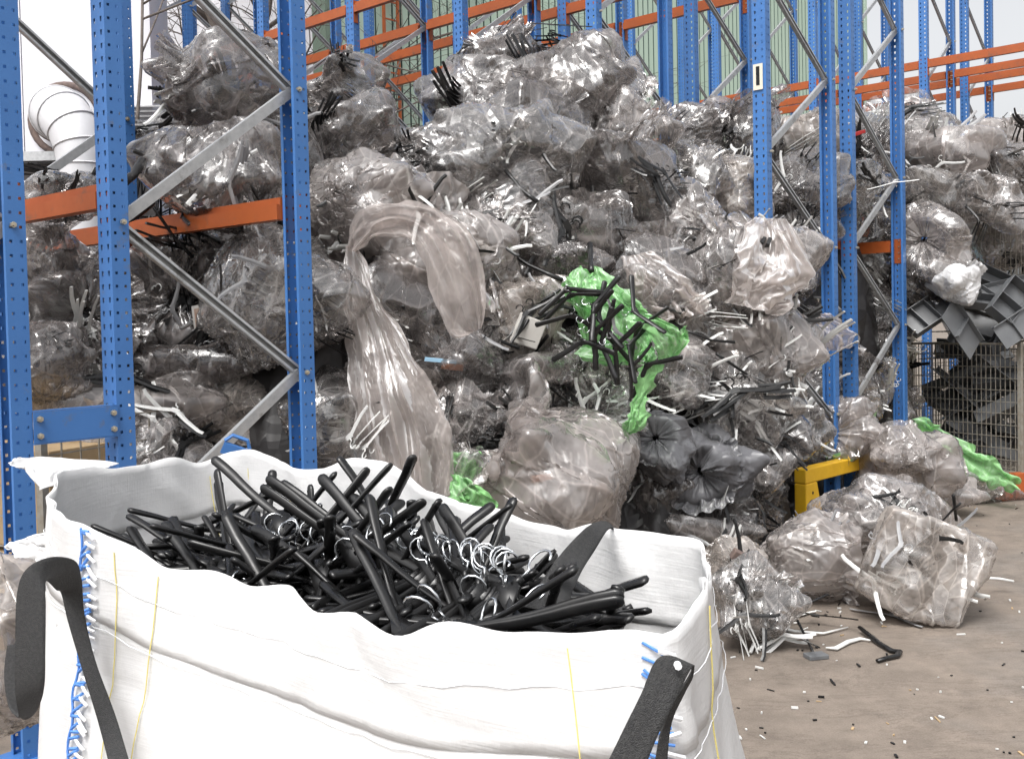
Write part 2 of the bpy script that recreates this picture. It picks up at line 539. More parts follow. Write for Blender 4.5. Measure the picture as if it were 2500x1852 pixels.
def creased(X, closed, rng, amp=.009, soft=1):
    """finer grid with sharp ridges pressed into it"""
    for _ in range(soft):
        Pd = np.concatenate([X[:1], X, X[-1:]], 0)
        X = .5 * X + .25 * (Pd[:-2] + Pd[2:])
        if closed: X = .5 * X + .25 * (np.roll(X, 1, 1) + np.roll(X, -1, 1))
    Z = up2(X, closed)
    sh = Z.shape[:2]
    tu = (np.roll(Z, -1, 1) - np.roll(Z, 1, 1)) if closed else np.gradient(Z, axis=1)
    tv = np.gradient(Z, axis=0)
    n = np.cross(tu, tv); n /= np.linalg.norm(n, axis=-1)[..., None] + 1e-9
    n = (n + np.roll(n, 1, 0) + np.roll(n, -1, 0)) ; n /= np.linalg.norm(n, axis=-1)[..., None] + 1e-9
    d = np.zeros(sh)
    r_, c_ = sh
    uu = np.arange(c_) / c_; vv = np.arange(r_) / r_
    for (cells, a, wd, sk) in (((5, 30), 1.0, 4.0, 2), ((5, 44), .8, 4.5, -3), ((20, 9), .8, 4.0, 1), ((12, 26), .6, 4.0, 0), ((9, 70), .45, 3.5, 4)):
        q = smooth_noise(sh, cells, rng, closed)
        if sk and closed:      # slant the folds
            ix = (np.arange(c_)[None, :] + (np.arange(r_)[:, None] * sk * .35 * c_ / r_ / 2).astype(int)) % c_
            q = np.take_along_axis(q, ix, 1)
        msk = np.clip(smooth_noise(sh, (5, 6), rng, closed) * .9 + .55, 0, 1.3)
        d += a * np.maximum(0, 1 - np.abs(q) * wd) * msk
    return Z + n * (d * amp)[..., None]
# ------------------------------------------------------------------ ground
def concrete():
    m, t, out = nodes('yard_concrete')
    b = N(t, 'ShaderNodeBsdfPrincipled', ins={'Roughness': 0.85, 'Specular IOR Level': 0.3})
    t.links.new(b.outputs[0], out.inputs[0])
    tc = N(t, 'ShaderNodeTexCoord')
    big = N(t, 'ShaderNodeTexNoise', ins={'Scale': 0.55, 'Detail': 5.0, 'Roughness': 0.6})
    mpg = N(t, 'ShaderNodeMapping'); mpg.inputs['Rotation'].default_value = (0, 0, 0.9); mpg.inputs['Scale'].default_value = (0.9, 1.1, 1)
    t.links.new(tc.outputs['Object'], mpg.inputs[0]); t.links.new(mpg.outputs[0], big.inputs['Vector'])
    r1 = ramp(t, [(0.36, (0.185, 0.155, 0.130)), (0.52, (0.228, 0.190, 0.158)), (0.66, (0.190, 0.172, 0.156))], big.outputs[0])
    mid = N(t, 'ShaderNodeTexNoise', ins={'Scale': 6.0, 'Detail': 9.0, 'Roughness': 0.72})
    t.links.new(tc.outputs['Object'], mid.inputs['Vector'])
    r2 = ramp(t, [(0.3, 0.70), (0.7, 1.14)], mid.outputs[0])
    fine = N(t, 'ShaderNodeTexNoise', ins={'Scale': 160.0, 'Detail': 3.0, 'Roughness': 0.6})
    t.links.new(tc.outputs['Object'], fine.inputs['Vector'])
    r3 = ramp(t, [(0.3, 0.84), (0.7, 1.14)], fine.outputs[0])
    m1 = N(t, 'ShaderNodeMixRGB', blend_type='MULTIPLY', ins={0: 1.0}); t.links.new(r1.outputs[0], m1.inputs[1]); t.links.new(r2.outputs[0], m1.inputs[2])
    m2 = N(t, 'ShaderNodeMixRGB', blend_type='MULTIPLY', ins={0: 1.0}); t.links.new(m1.outputs[0], m2.inputs[1]); t.links.new(r3.outputs[0], m2.inputs[2])
    # long scuffs from fork-lift tyres
    mp = N(t, 'ShaderNodeMapping'); mp.inputs['Rotation'].default_value = (0, 0, 0.75); mp.inputs['Scale'].default_value = (0.55, 1.6, 1)
    t.links.new(tc.outputs['Object'], mp.inputs[0])
    sc = N(t, 'ShaderNodeTexNoise', ins={'Scale': 2.2, 'Detail': 7.0, 'Roughness': 0.75, 'Distortion': 0.4}); t.links.new(mp.outputs[0], sc.inputs['Vector'])
    r4 = ramp(t, [(0.47, 0.0), (0.5, 0.4), (0.508, 0.0)], sc.outputs[0])
    m3 = N(t, 'ShaderNodeMixRGB'); m3.inputs[2].default_value = (0.085, 0.068, 0.058, 1)
    t.links.new(r4.outputs[0], m3.inputs[0]); t.links.new(m2.outputs[0], m3.inputs[1])
    t.links.new(m3.outputs[0], b.inputs['Base Color'])
    bp = N(t, 'ShaderNodeBump', ins={'Strength': 0.35, 'Distance': 0.006})
    t.links.new(fine.outputs[0], bp.inputs['Height']); t.links.new(bp.outputs[0], b.inputs['Normal'])
    return m
M['ground'] = concrete()
g = MB(); g.quad((-900, -300, 0), (900, -300, 0), (900, 1500, 0), (-900, 1500, 0))
tag(g.build('ground', M['ground']), kind='structure')

# ------------------------------------------------------------------ ribbed green cladding of the hall behind
M['clad'] = pbr('pale_green_cladding', (0.43, 0.55, 0.45), 0.5, col2=(0.38, 0.50, 0.41), nscale=0.7, stretch=(1, 1, 0.25))
M['clad_groove_shade'] = pbr('green_cladding_groove_shade', (0.10, 0.15, 0.13), 0.6)  # darker green paints the shade inside the recessed grooves
M['offwhite'] = pbr('off_white_wall', (0.72, 0.72, 0.76), 0.7, col2=(0.66, 0.66, 0.70), nscale=1.2)
M['greenpost'] = pbr('dull_green_post', (0.16, 0.22, 0.17), 0.5)
M['duct'] = pbr('galvanised_duct', (0.66, 0.66, 0.68), 0.42, metal=0.12, col2=(0.58, 0.58, 0.60), nscale=5)
M['rust'] = pbr('rusty_flange', (0.17, 0.12, 0.10), 0.8, col2=(0.09, 0.07, 0.07), nscale=30)
cC = 18.0
def wallpt(r):          # point on the wall's foot line, r = X / Y
    y = cC / (1 - r)
    return Vector((r * y, y, 0))
wa, wb = wallpt(-0.172), wallpt(0.358)
wall = empty('warehouse_building', (wa.x, wa.y, 0), math.atan2(wb.y - wa.y, wb.x - wa.x))
tag(wall, 'large hall clad in pale green ribbed metal sheets behind the racks', 'building')
WL = (wb - wa).length
HW = 12.5
mb = MB()
pitch = 0.17
n = int(WL / pitch)
x = 0.0
for i in range(n):
    w0 = pitch * 0.80
    mb.quad((x, 0, 0), (x + w0, 0, 0), (x + w0, 0, HW), (x, 0, HW), 0)
    mb.quad((x + w0, 0, 0), (x + w0 + .006, .05, 0), (x + w0 + .006, .05, HW), (x + w0, 0, HW), 1)
    mb.quad((x + w0 + .006, .05, 0), (x + pitch - .006, .05, 0), (x + pitch - .006, .05, HW), (x + w0 + .006, .05, HW), 1)
    mb.quad((x + pitch - .006, .05, 0), (x + pitch, 0, 0), (x + pitch, 0, HW), (x + pitch - .006, .05, HW), 1)
    x += pitch
o = mb.build('cladding', [M['clad'], M['clad_groove_shade']], wall); tag(o, 'pale green vertical ribs', kind='stuff')
mb = MB(); mb.box(0, WL - .05, 0.07, 9, 0, HW - .05)
mb.build('wall', M['offwhite'], wall)
mb = MB(); mb.box(WL - .03, WL + .1, -.03, .2, 0, HW + .05); mb.build('corner_trim', M['clad'], wall)
mb = MB(); mb.box(-.16, -.004, -.06, .3, 0, HW); mb.build('corner_post', M['greenpost'], wall)
# orange riser with rungs fixed to the cladding (a cat ladder) and a round black vent
lad = empty('wall_ladder', tuple(wallpt(-0.118)), math.atan2(1, 1))
tag(lad, 'narrow rust orange ladder fixed upright on the green cladding', 'ladder')
for sx in (-.14, .14):
    mb = MB(); mb.box(sx - .02, sx + .02, -.14, -.10, 0.3, 11); mb.build('rail', M['orange'], lad)
mb0 = MB(); mb0.box(-.12, .12, -.13, -.11, -.012, .012); rm = mb0.mesh('rung', M['orange'])
for i in range(38): add('rung', rm, lad, loc=(0, 0, .5 + i * .28))

# ------------------------------------------------------------------ white building on the left with the duct
bx0, bx1, by = P(-400, 500, 10.5).x, P(381, 500, 10.5).x, 10.5
wb_ = empty('white_building', (bx0, by, 0)); tag(wb_, 'plain off-white industrial building with a duct in its wall', 'building')
Lw = bx1 - bx0
zb = P(100, 372, by).z
panel_w = 1.0
npan = int(Lw / panel_w) + 1
for i in range(npan):
    x0 = i * panel_w; x1 = min(Lw, x0 + panel_w)
    if x1 - x0 < .05: continue
    mb = MB(); mb.box(x0 + .006, x1 - .006, 0, .08, zb, 8.5)
    mb.build('wall_panel', M['offwhite'], wb_)
mb = MB(); mb.box(0, Lw - .02, .09, .6, 0, 8.48); mb.build('wall', M['offwhite'], wb_)
mb = MB(); mb.box(0, Lw + .02, -.08, -.002, zb - .1, zb - .004); mb.build('sill_rail', M['galv'], wb_)
mb = MB(); mb.box(0, Lw, -.012, .085, 0, zb - .12); mb.build('base_wall', pbr('dark_base_wall', (0.05, 0.045, 0.045), .8), wb_)
# slatted grille at the right end
gx = P(352, 300, by).x - bx0
mbs = MB(); mbs.hexa([(-.2, -.05, -.014), (.2, -.05, -.014), (.2, -.004, .006), (-.2, -.004, .006), (-.2, -.05, -.006), (.2, -.05, -.006), (.2, -.004, .014), (-.2, -.004, .014)])
slm = mbs.mesh('slat', M['greyp'])
gz = P(352, 315, by).z
for i in range(10): add('slat', slm, wb_, loc=(gx, 0, gz - .22 + i * .05))
# duct
dc = P(160, 292, by)
R0 = 0.29
duct = empty('ventilation_duct', (dc.x, by - .01, dc.z)); tag(duct, 'round galvanised duct elbow leaving the white wall and turning down', 'duct')
mb = MB()
ring = [(math.cos(a) * (R0 + .07), 0, math.sin(a) * (R0 + .07)) for a in np.linspace(0, 2 * math.pi, 33)]
mb.sweep(ring, .035, .03, n=6, up=(0, 1, 0), cap=False); mb.build('flange', M['rust'], duct, smooth=True)
def segs(pts, name, mat, rr, n=28):
    mb = MB(); mb.sweep(pts, rr, n=n, up=(1, 0.01, 0), cap=False); return mb.build(name, mat, duct, smooth=True)
pts = [Vector((0, 0, 0)), Vector((0.02, -.16, 0)), Vector((.06, -.28, 0))]
arc = []
# elbow: out of the wall, to the right and down
C0 = Vector((.42, -.40, -.42))
path = [Vector((0, 0.01, 0)), Vector((.02, -.18, 0)), Vector((.08, -.33, -.01)), Vector((.19, -.45, -.07)), Vector((.31, -.52, -.20)), Vector((.38, -.55, -.38)), Vector((.40, -.56, -.58)), Vector((.40, -.56, -.95)), Vector((.40, -.56, -1.6)), Vector((.40, -.56, -2.2))]
radii = [.27, .27, .27, .26, .25, .24, .23, .225, .225, .225]
segs(path, 'pipe', M['duct'], radii)
for k in range(1, 9):
    p = path[k]; tdir = (path[k + 1] - path[k - 1]).normalized()
    ax = tdir.cross(Vector((0.3, .2, .9))).normalized(); ay = tdir.cross(ax)
    rr = radii[k] + .004
    mb = MB(); mb.sweep([p + ax * math.cos(a) * rr + ay * math.sin(a) * rr for a in np.linspace(0, 2 * math.pi, 29)], .009, n=5, up=tdir, cap=False)
    mb.build('seam_band', M['rust'] if k < 2 else M['duct'], duct, smooth=True)

# ------------------------------------------------------------------ bare trees
M['bark'] = pbr('grey_bark', (0.16, 0.135, 0.12), 0.9, col2=(0.10, 0.085, 0.075), nscale=14, bump=.4, bscale=40)
def bare_tree(loc, h, seed, label, spread=.55, droop=.0, first=.35, r0=.11, depth=5, group=None, lean=(0, 0)):
    rnd = random.Random(seed)
    t_ = empty('bare_tree', loc); tag(t_, label, 'tree', group)
    trunk, crown = MB(), MB()
    def grow(p, d, L, r, lev, mbx):
        k = 5 if lev < 3 else 4
        pts = [p.copy()]; rs = [r]
        q = p.copy(); dd = d.copy()
        for i in range(k):
            dd = (dd + Vector((rnd.gauss(0, .13), rnd.gauss(0, .13), rnd.gauss(0, .09) - (droop if lev > 2 else 0) + (.05 if lev < 3 else 0)))).normalized()
            q = q + dd * (L / k); pts.append(q.copy()); rs.append(r * (1 - .55 * (i + 1) / k))
        mbx.sweep(pts, rs, n=6 if lev < 2 else 3)
        if lev >= depth: return
        nb = (5, 5, 5, 4, 4, 3)[lev]
        for b in range(nb):
            f = (first if lev == 0 else .25) + (1 - (first if lev == 0 else .25)) * (b + rnd.random()) / nb
            i = min(k - 1, int(f * k)); bp = pts[i].lerp(pts[i + 1], f * k - i)
            ax = Vector((rnd.gauss(0, 1), rnd.gauss(0, 1), rnd.gauss(0, .35))).normalized()
            nd = (dd * (1 - spread) + ax * spread).normalized()
            grow(bp, nd, L * rnd.uniform(.5, .78), max(.004 if loc[1] > 12 else .0025, rs[i] * .68), lev + 1, crown)
    grow(Vector((0, 0, 0)), Vector((lean[0], lean[1], 1)).normalized(), h, r0, 0, trunk)
    trunk.build('trunk', M['bark'], t_, smooth=True)
    crown.build('crown', M['bark'], t_, smooth=True)
    return t_
bt = P(575, 700, 15.5); bare_tree((bt.x, 15.5, 0), 6.4, 3, 'leafless tree with dense upright branches rising behind the racks', r0=.24, spread=.5, first=.35)
bt = P(455, 700, 16.5); bare_tree((bt.x, 16.5, 0), 6.0, 8, 'leafless tree left of the dense one, seen between the far posts', r0=.2, spread=.55, first=.35)
bt = P(258, 700, 9.3); bare_tree((bt.x, 9.3, 0), 5.3, 21, 'thin leafless tree with drooping twigs in front of the white building', r0=.03, spread=.62, droop=.14, first=.8, depth=4)
# ------------------------------------------------------------------ pallet racking
HU = 7.2
def perforate(mb, o, du, nz, W, cols, hw, hz0, hz1, taper, pitch=0.05):
    """sheet of width W along du, height nz*pitch, with one hole per column and pitch; second skin 2.5 mm behind"""
    o, du = Vector(o), Vector(du)
    nrm = du.cross(Vector((0, 0, 1))).normalized()
    for lay in (0, 1):
        b = o - nrm * (0.0025 * lay)
        xs_t, xs_b = [0.0], [0.0]
        for c in cols:
            xs_t += [c - hw, c + hw]; xs_b += [c - hw * taper, c + hw * taper]
        xs_t.append(W); xs_b.append(W)
        zmax = nz * pitch
        z = 0.0
        prev = 0.0
        for i in range(nz):
            a0, a1 = z + hz0, z + hz1
            mb.quad(b + Vector((0, 0, prev)), b + du * W + Vector((0, 0, prev)), b + du * W + Vector((0, 0, a0)), b + Vector((0, 0, a0)))
            for j in range(0, len(xs_t), 2):
                mb.quad(b + du * xs_b[j] + Vector((0, 0, a0)), b + du * xs_b[j + 1] + Vector((0, 0, a0)),
                        b + du * xs_t[j + 1] + Vector((0, 0, a1)), b + du * xs_t[j] + Vector((0, 0, a1)))
            prev = a1
            z += pitch
        mb.quad(b + Vector((0, 0, prev)), b + du * W + Vector((0, 0, prev)), b + du * W + Vector((0, 0, zmax)), b + Vector((0, 0, zmax)))

mb = MB()
nz = int(HU / .05)
WF, DF = 0.096, 0.070
perforate(mb, (-WF / 2, 0, 0), (1, 0, 0), nz, WF, (.024, .072), .0075, .012, .032, .55)
perforate(mb, (-WF / 2, DF, 0), (0, -1, 0), nz, DF, (.017, .052), .0052, .018, .0285, 1.0)
perforate(mb, (WF / 2, 0, 0), (0, 1, 0), nz, DF, (.017, .052), .0052, .018, .0285, 1.0)
for sx in (-1, 1):
    x0, x1 = sorted((sx * WF / 2, sx * (WF / 2 - .016)))
    mb.box(x0, x1, DF, DF + .0025, 0, HU)
UPRIGHT = mb.mesh('upright', M['blue'])
mb = MB(); mb.box(-.075, .075, -.03, .11, 0, .008); FOOT = mb.mesh('base_plate', M['blue'])
mb = MB()
mb.sweep([(0, 0, -.004), (0, 0, .012)], .011, n=6, up=(1, 0, 0)); mb.sweep([(0, 0, .010), (0, 0, .020)], .006, n=6, up=(1, 0, 0))
BOLT = mb.mesh('bolt', M['bolt'])

A = Vector((math.cos(rad(45)), math.sin(rad(45)), 0))
Bd = Vector((-.77, .64, 0)); Bd.normalize()
RZ = math.atan2(-Bd.y, -Bd.x)      # local x of an upright points against the beams

def channel(mb, p, q, w=.042, d=.024, side=Vector((0, 1, 0)), th=.003, mi=0):
    """open C profile from p to q; web faces 'side'"""
    t = (q - p); L = t.length; t.normalize()
    s = (side - t * side.dot(t)).normalized(); u = t.cross(s)
    m_ = (p + q) / 2
    mb.obox(m_ + s * (d / 2), t * (L / 2), u * (w / 2), s * (th / 2), mi)
    for k in (-1, 1):
        mb.obox(m_ + u * (k * (w / 2 - th / 2)) - s * (th * .5), t * (L / 2), u * (th / 2), s * (d / 2 - th * .5 - .0002), mi)
        mb.obox(m_ + u * (k * (w / 2 - th - .004)) - s * (d / 2), t * (L / 2), u * .004, s * (th / 2), mi)

def pallet_rack(label, p):
    root = empty('pallet_rack', (p.x, p.y, 0)); return tag(root, label, 'pallet rack')
def rack_frame(rk, near, far, z_far, pitch=1.21):
    near, far = Vector((*near, 0)), Vector((*far, 0))
    root = rk; o0 = near - rk.location
    add('upright', UPRIGHT, root, loc=o0, rot=(0, 0, RZ))
    dv = far - near
    add('upright', UPRIGHT, root, loc=o0 + dv, rot=(0, 0, RZ + math.pi))
    add('base_plate', FOOT, root, loc=o0 + Vector((0, 0, 0.001)), rot=(0, 0, RZ)); add('base_plate', FOOT, root, loc=o0 + dv + Vector((0, 0, .001)), rot=(0, 0, RZ + math.pi))
    al = dv.normalized()
    zf = z_far
    while zf - pitch > .05: zf -= pitch
    nodes_ = []
    k = 0
    z = zf
    while z < HU - .1:
        nodes_.append((dv - al * .045, z) if k % 2 == 0 else (al * .045, z))
        z += pitch / 2; k += 1
    front = -Bd
    for i in range(len(nodes_) - 1):
        (a, za), (b, zb) = nodes_[i], nodes_[i + 1]
        pa, pb = o0 + a + Vector((0, 0, za)), o0 + b + Vector((0, 0, zb))
        mb = MB(); channel(mb, pa, pb, side=front if i % 2 else -front)
        mb.build('brace', M['galv'], root)
    for a, za in nodes_:
        R = front.to_track_quat('Z', 'Y').to_euler()
        add('bolt', BOLT, root, loc=o0 + a + Vector((0, 0, za)) + front * (WF / 2 + .003), rot=R)
    return root

def rack_beam(rk, p, q, z, h=.096, face=1):
    """orange box beam from upright p to upright q, its face on the aisle side"""
    p, q = Vector((*p, z)), Vector((*q, z))
    t = (q - p); L = t.length; t.normalize()
    BT = Matrix.Translation(p - rk.location) @ Matrix.Rotation(math.atan2(t.y, t.x), 4, 'Z')
    mb = MB()
    y0 = -.048 * face
    e = .055
    # two-step box profile
    mb.box(e, L - e, min(y0, y0 + .05), max(y0, y0 + .05), -h / 2, h * .18)
    mb.box(e, L - e, min(y0, y0 + .032) + .0006, max(y0, y0 + .032) - .0006, h * .18 + .0005, h / 2)
    root = mb.build('beam', M['orange'], rk); root.matrix_local = BT
    for xx in (.0, L):
        s = 1 if xx == 0 else -1
        mb = MB()
        x0, x1 = sorted((xx + s * .052, xx - s * .035))
        mb.box(x0, x1, -.006 * face - .002, -.006 * face + .002, -h / 2 - .09, h / 2 + .015)
        xa, xb = sorted((xx + s * .050, xx + s * .0545))
        mb.box(xa, xb, min(-.009 * face, y0 - .004), max(-.009 * face, y0 + .004), -h / 2 - .09, h / 2 + .015)
        mb.build('end_connector', M['orange'], root)
        mb = MB()
        for zz in (-.10, -.05, 0.0, .05):
            mb.sweep([(xx + s * .008, -.008 * face, zz), (xx + s * .008, -.013 * face, zz)], .006, n=6, up=(0, 0, 1))
        mb.build('rivet', M['bolt'], root)['kind'] = 'stuff'
    return root

def row_spacer(rk, a, b, zs):
    a, b = Vector((*a, 0)), Vector((*b, 0))
    t = (b - a).normalized(); L = (b - a).length
    for z in zs:
        ST = Matrix.Translation(a + Vector((0, 0, z)) - rk.location) @ Matrix.Rotation(math.atan2(t.y, t.x), 4, 'Z')
        # lies on the camera side flange
        off = (WF / 2 + .006)
        mb = MB()
        mb.box(.0, L, -off - .003, -off + .001, -.055, .055); mb.box(0, L, -off - .002, -off + .03, .056, .060); mb.box(0, L, -off - .002, -off + .03, -.060, -.056)
        root = mb.build('spacer_plate', M['blue'], rk); root.matrix_local = ST
        for xx in (.035 - .05, L - .035 + .05):
            for zz in (-.03, .03):
                add('bolt', BOLT, root, loc=(max(.02, min(L - .02, xx)), -off - .003, zz), rot=(math.pi / 2, 0, 0))

def XY(udisp, y):       # world xy of a post from its mid-height place in the picture
    p = P(udisp * D, 790, y); return Vector((p.x, y))

B2 = Vector((-.77, .64)); BAY = 1.34
U1, U2, U3 = XY(50, 3.53), XY(234, 3.77), XY(667, 4.35)
U0 = U1 - Vector((.58, .58))
R1, R5 = XY(1661, 6.64), XY(1812, 7.3)
R7, R8 = XY(1847, 7.68), XY(1962, 8.3)
T9, T10, T11, T12 = XY(2004 + 12, 11.7), XY(2078, 12.3), XY(2104, 12.57), XY(2160, 13.17)
KE = pallet_rack('rack row at the left picture edge, its blue post bolted to the next row', U0)
KL = pallet_rack('nearest rack row, blue posts and grey zigzag brace right behind the white bulk bag', U2)
KN = pallet_rack('rack row with the number plate 1 on its front post, orange beams over the heap', R1)
KR = pallet_rack('rack row just right of the number plate row, its last post beside the wire baskets', R7)
KF = pallet_rack('front one of the two distant rack rows against the white sky', T9)
KB = pallet_rack('rear one of the two distant rack rows against the white sky', T11)
for k in range(0, 3):
    rack_frame(KE, U0 + B2 * BAY * k, U1 + B2 * BAY * k, 1.88)
    rack_frame(KL, U2 + B2 * BAY * k, U3 + B2 * (1.40 * k), 2.52 if k == 0 else 2.60)
row_spacer(KL, U1, U2, (1.17, 4.9))
row_spacer(KN, R5, R7, (1.33, 4.9))
for k in range(0, 7):
    rack_frame(KN, R1 + B2 * BAY * k, R5 + B2 * BAY * k, 2.0)
    rack_frame(KR, R7 + B2 * BAY * k, R8 + B2 * BAY * k, 2.63)
for k in range(-1, 4):
    rack_frame(KF, T9 + B2 * BAY * k, T10 + B2 * BAY * k, 2.4)
    rack_frame(KB, T11 + B2 * BAY * k, T12 + B2 * BAY * k, 2.4)
def beams(rk, P0, k0, k1, levels, face, bay=BAY):
    for z in levels:
        for k in range(k0, k1):
            rack_beam(rk, P0 + B2 * bay * k, P0 + B2 * bay * (k + 1), z, face=face)
up, lo = 4.42, 2.07
beams(KL, U2, 0, 2, [2.02], 1)
beams(KL, U3, 0, 2, [2.02], -1, 1.40)
beams(KE, U1, 0, 2, [1.98], -1)
beams(KN, R1, 1, 7, [up], 1)
beams(KN, R1, 0, 2, [lo], 1)
beams(KN, R5, 1, 7, [up], -1)
beams(KR, R7, 1, 7, [up], 1)
beams(KR, R7, 0, 2, [lo], 1)
beams(KR, R8, 1, 7, [up], -1)
beams(KR, R8, 0, 1, [lo], -1)
for K_, T_, fc in ((KF, T9, 1), (KF, T10, -1), (KB, T11, 1), (KB, T12, -1)):
    beams(K_, T_, -1, 4, [up], fc)
# number plate
np_ = empty('number_plate', R1.to_3d() + Vector((0, 0, P(1653 * D, 168 * D, 6.64).z)), RZ); tag(np_, 'small pale plate with the black number 1 on a blue post', 'number plate')
mb = MB(); mb.box(-.038, .030, -.0105, -.0085, -.085, .085); mb.build('plate', pbr('plate_cream', (.72, .66, .55), .6), np_)
cu = bpy.data.curves.new('digit', 'FONT'); cu.body = '1'; cu.size = .17; cu.align_x = 'CENTER'; cu.align_y = 'CENTER'; cu.extrude = .0006; cu.offset = .004
tmp = bpy.data.objects.new('digit_curve', cu); COL.objects.link(tmp)
bpy.context.view_layer.update()
dm = bpy.data.meshes.new_from_object(tmp.evaluated_get(bpy.context.evaluated_depsgraph_get()))
bpy.data.objects.remove(tmp)
dm.materials.clear(); dm.materials.append(M['black'])
add('digit', dm, np_, loc=(-.004, -.0118, 0), rot=(math.pi / 2, 0, 0))
# ------------------------------------------------------------------ hangers
def arm_pts(L=.215, drop=.085, k=7, curl=.05, fwd=.018):
    """one half of a hanger: from the middle outwards"""
    pts = []
    for i in range(k):
        f = i / (k - 1)
        x = L * f
        z = -drop * (f ** 1.25) - .012 * math.sin(f * math.pi) - curl * max(0, f - .8) * .6
        y = fwd * math.sin(f * math.pi * .5) * f * 2
        pts.append(Vector((x, y, z)))
    return pts

def shaped_body(mb, mi=0, n=8, k=9, w=1.0):
    """thick moulded coat hanger body"""
    h = arm_pts(k=k)
    e = (h[-1] - h[-2]).normalized()
    h += [h[-1] + e * .007, h[-1] + e * .011]
    pts = [Vector((-p.x, p.y, p.z)) for p in reversed(h[1:])] + h
    m_ = len(pts)
    ra, rb = [], []
    for i in range(m_):
        f = abs(i - (m_ - 1) / 2) / ((m_ - 1) / 2)
        e_ = (.42, .80)[min(i, m_ - 1 - i)] if min(i, m_ - 1 - i) < 2 else 1
        ra.append((.0045 + .0035 * f ** 1.5) * w * e_)
        rb.append((.0090 + .0050 * f ** .7) * w * e_)
    mb.sweep(pts, ra, rb, n=n, up=(0, 0, 1), mi=mi)
    mb.hexa([(-.060, -.0045, -.026), (.060, -.0045, -.026), (.060, .0045, -.026), (-.060, .0045, -.026), (-.014, -.0045, .012), (.014, -.0045, .012), (.014, .0045, .012), (-.014, .0045, .012)], mi)
    mb.sweep([(0, 0, .004), (0, 0, .022)], .0065, n=6, up=(0, 1, 0), mi=mi)

def hook_pts(r=.021, z0=.02, k=9):
    pts = [Vector((0, 0, z0)), Vector((0, 0, z0 + .018))]
    c = Vector((0.0, 0, z0 + .018 + r))
    for i in range(k):
        a = rad(-90) + rad(235) * i / (k - 1)
        pts.append(c + Vector((math.cos(a) * r * 1.0, 0, math.sin(a) * r)))
    return pts
def wire_hook(mb, mi=0, n=5, r=.0022, k=9):
    mb.sweep(hook_pts(k=k), r, n=n, up=(0, 1, 0), mi=mi)

def flat_hanger(mb, mi=0, n=4, k=6, thick=.0034, deep=.0115, hook=True):
    """light one-piece hanger with a moulded hook, open arms with turned-up tips and notches"""
    h = arm_pts(L=.20, drop=.070, k=k, fwd=0)
    h[-1].z += .010
    pts = [Vector((-p.x, p.y, p.z)) for p in reversed(h[1:])] + h
    m_ = len(pts)
    rb = [deep * (1.15 - .35 * abs(i - (m_ - 1) / 2) / ((m_ - 1) / 2)) for i in range(m_)]
    mb.sweep(pts, thick, rb, n=n, up=(0, 0, 1), mi=mi)
    mb.obox((0, 0, -.004), (.022, 0, 0), (0, thick * .9, 0), (0, 0, .014), mi)
    if hook:
        hp = hook_pts(r=.022, z0=.006, k=7)
        mb.sweep(hp, .0038, n=4, up=(0, 1, 0), mi=mi)

def bar_hanger(mb, mi=0, mw=1, n=4):
    """trouser hanger: straight bar with two clips"""
    mb.sweep([(-.16, 0, 0), (-.05, 0, .010), (0, 0, .014), (.05, 0, .010), (.16, 0, 0)], .0045, .0085, n=n, up=(0, 0, 1), mi=mi)
    for sx in (-1, 1):
        mb.obox((sx * .145, 0, -.022), (.016, 0, 0), (0, .010, 0), (0, 0, .024), mi)
    mb.sweep(hook_pts(r=.021, z0=.016, k=7), .0028, n=4, up=(0, 1, 0), mi=mw)

def mesh_of(fn, name, mats, smooth=True, **k):
    mb = MB(); fn(mb, **k); me = mb.mesh(name, mats, smooth); return me
H_SHAPED = mesh_of(shaped_body, 'hanger_body', M['black'], w=.84)
H_HOOK = mesh_of(wire_hook, 'hook', M['chrome'])
H_FLAT = {c: mesh_of(flat_hanger, 'hanger', M[m_], smooth=False, n=4, k=8) for c, m_ in (('b', 'black'), ('w', 'white'), ('g', 'greyp'))}
H_BAR = mesh_of(bar_hanger, 'hanger', [M['black'], M['chrome']], n=6)
H_THICK = mesh_of(shaped_body, 'hanger_body', M['black'], n=8, k=7, w=1.45)
H_LOWB = mesh_of(shaped_body, 'hanger_body', M['black'], n=6, k=6, w=.84)

HK = random.Random(1)
def shaped_hanger(Mx, label, group, low=False, me=None):
    o = add('coat_hanger', me or (H_LOWB if low else H_SHAPED)); o.matrix_world = Mx
    tag(o, label, 'hanger', group)
    HK.seed(len(bpy.data.objects)); add('hook', H_HOOK, o, rot=(HK.gauss(0, .12), HK.gauss(0, .12), HK.gauss(0, .9)))
    return o

def plain_hanger(Mx, kind, label, group):
    o = add('hanger', H_BAR if kind == 't' else H_FLAT[kind]); o.matrix_world = Mx
    return tag(o, label, 'hanger', group)

def rot_to(n, spin):
    """matrix whose local y looks along n, spun about it"""
    q = Vector(n).to_track_quat('Y', 'Z')
    return (q.to_matrix().to_4x4() @ Matrix.Rotation(spin, 4, 'Y'))

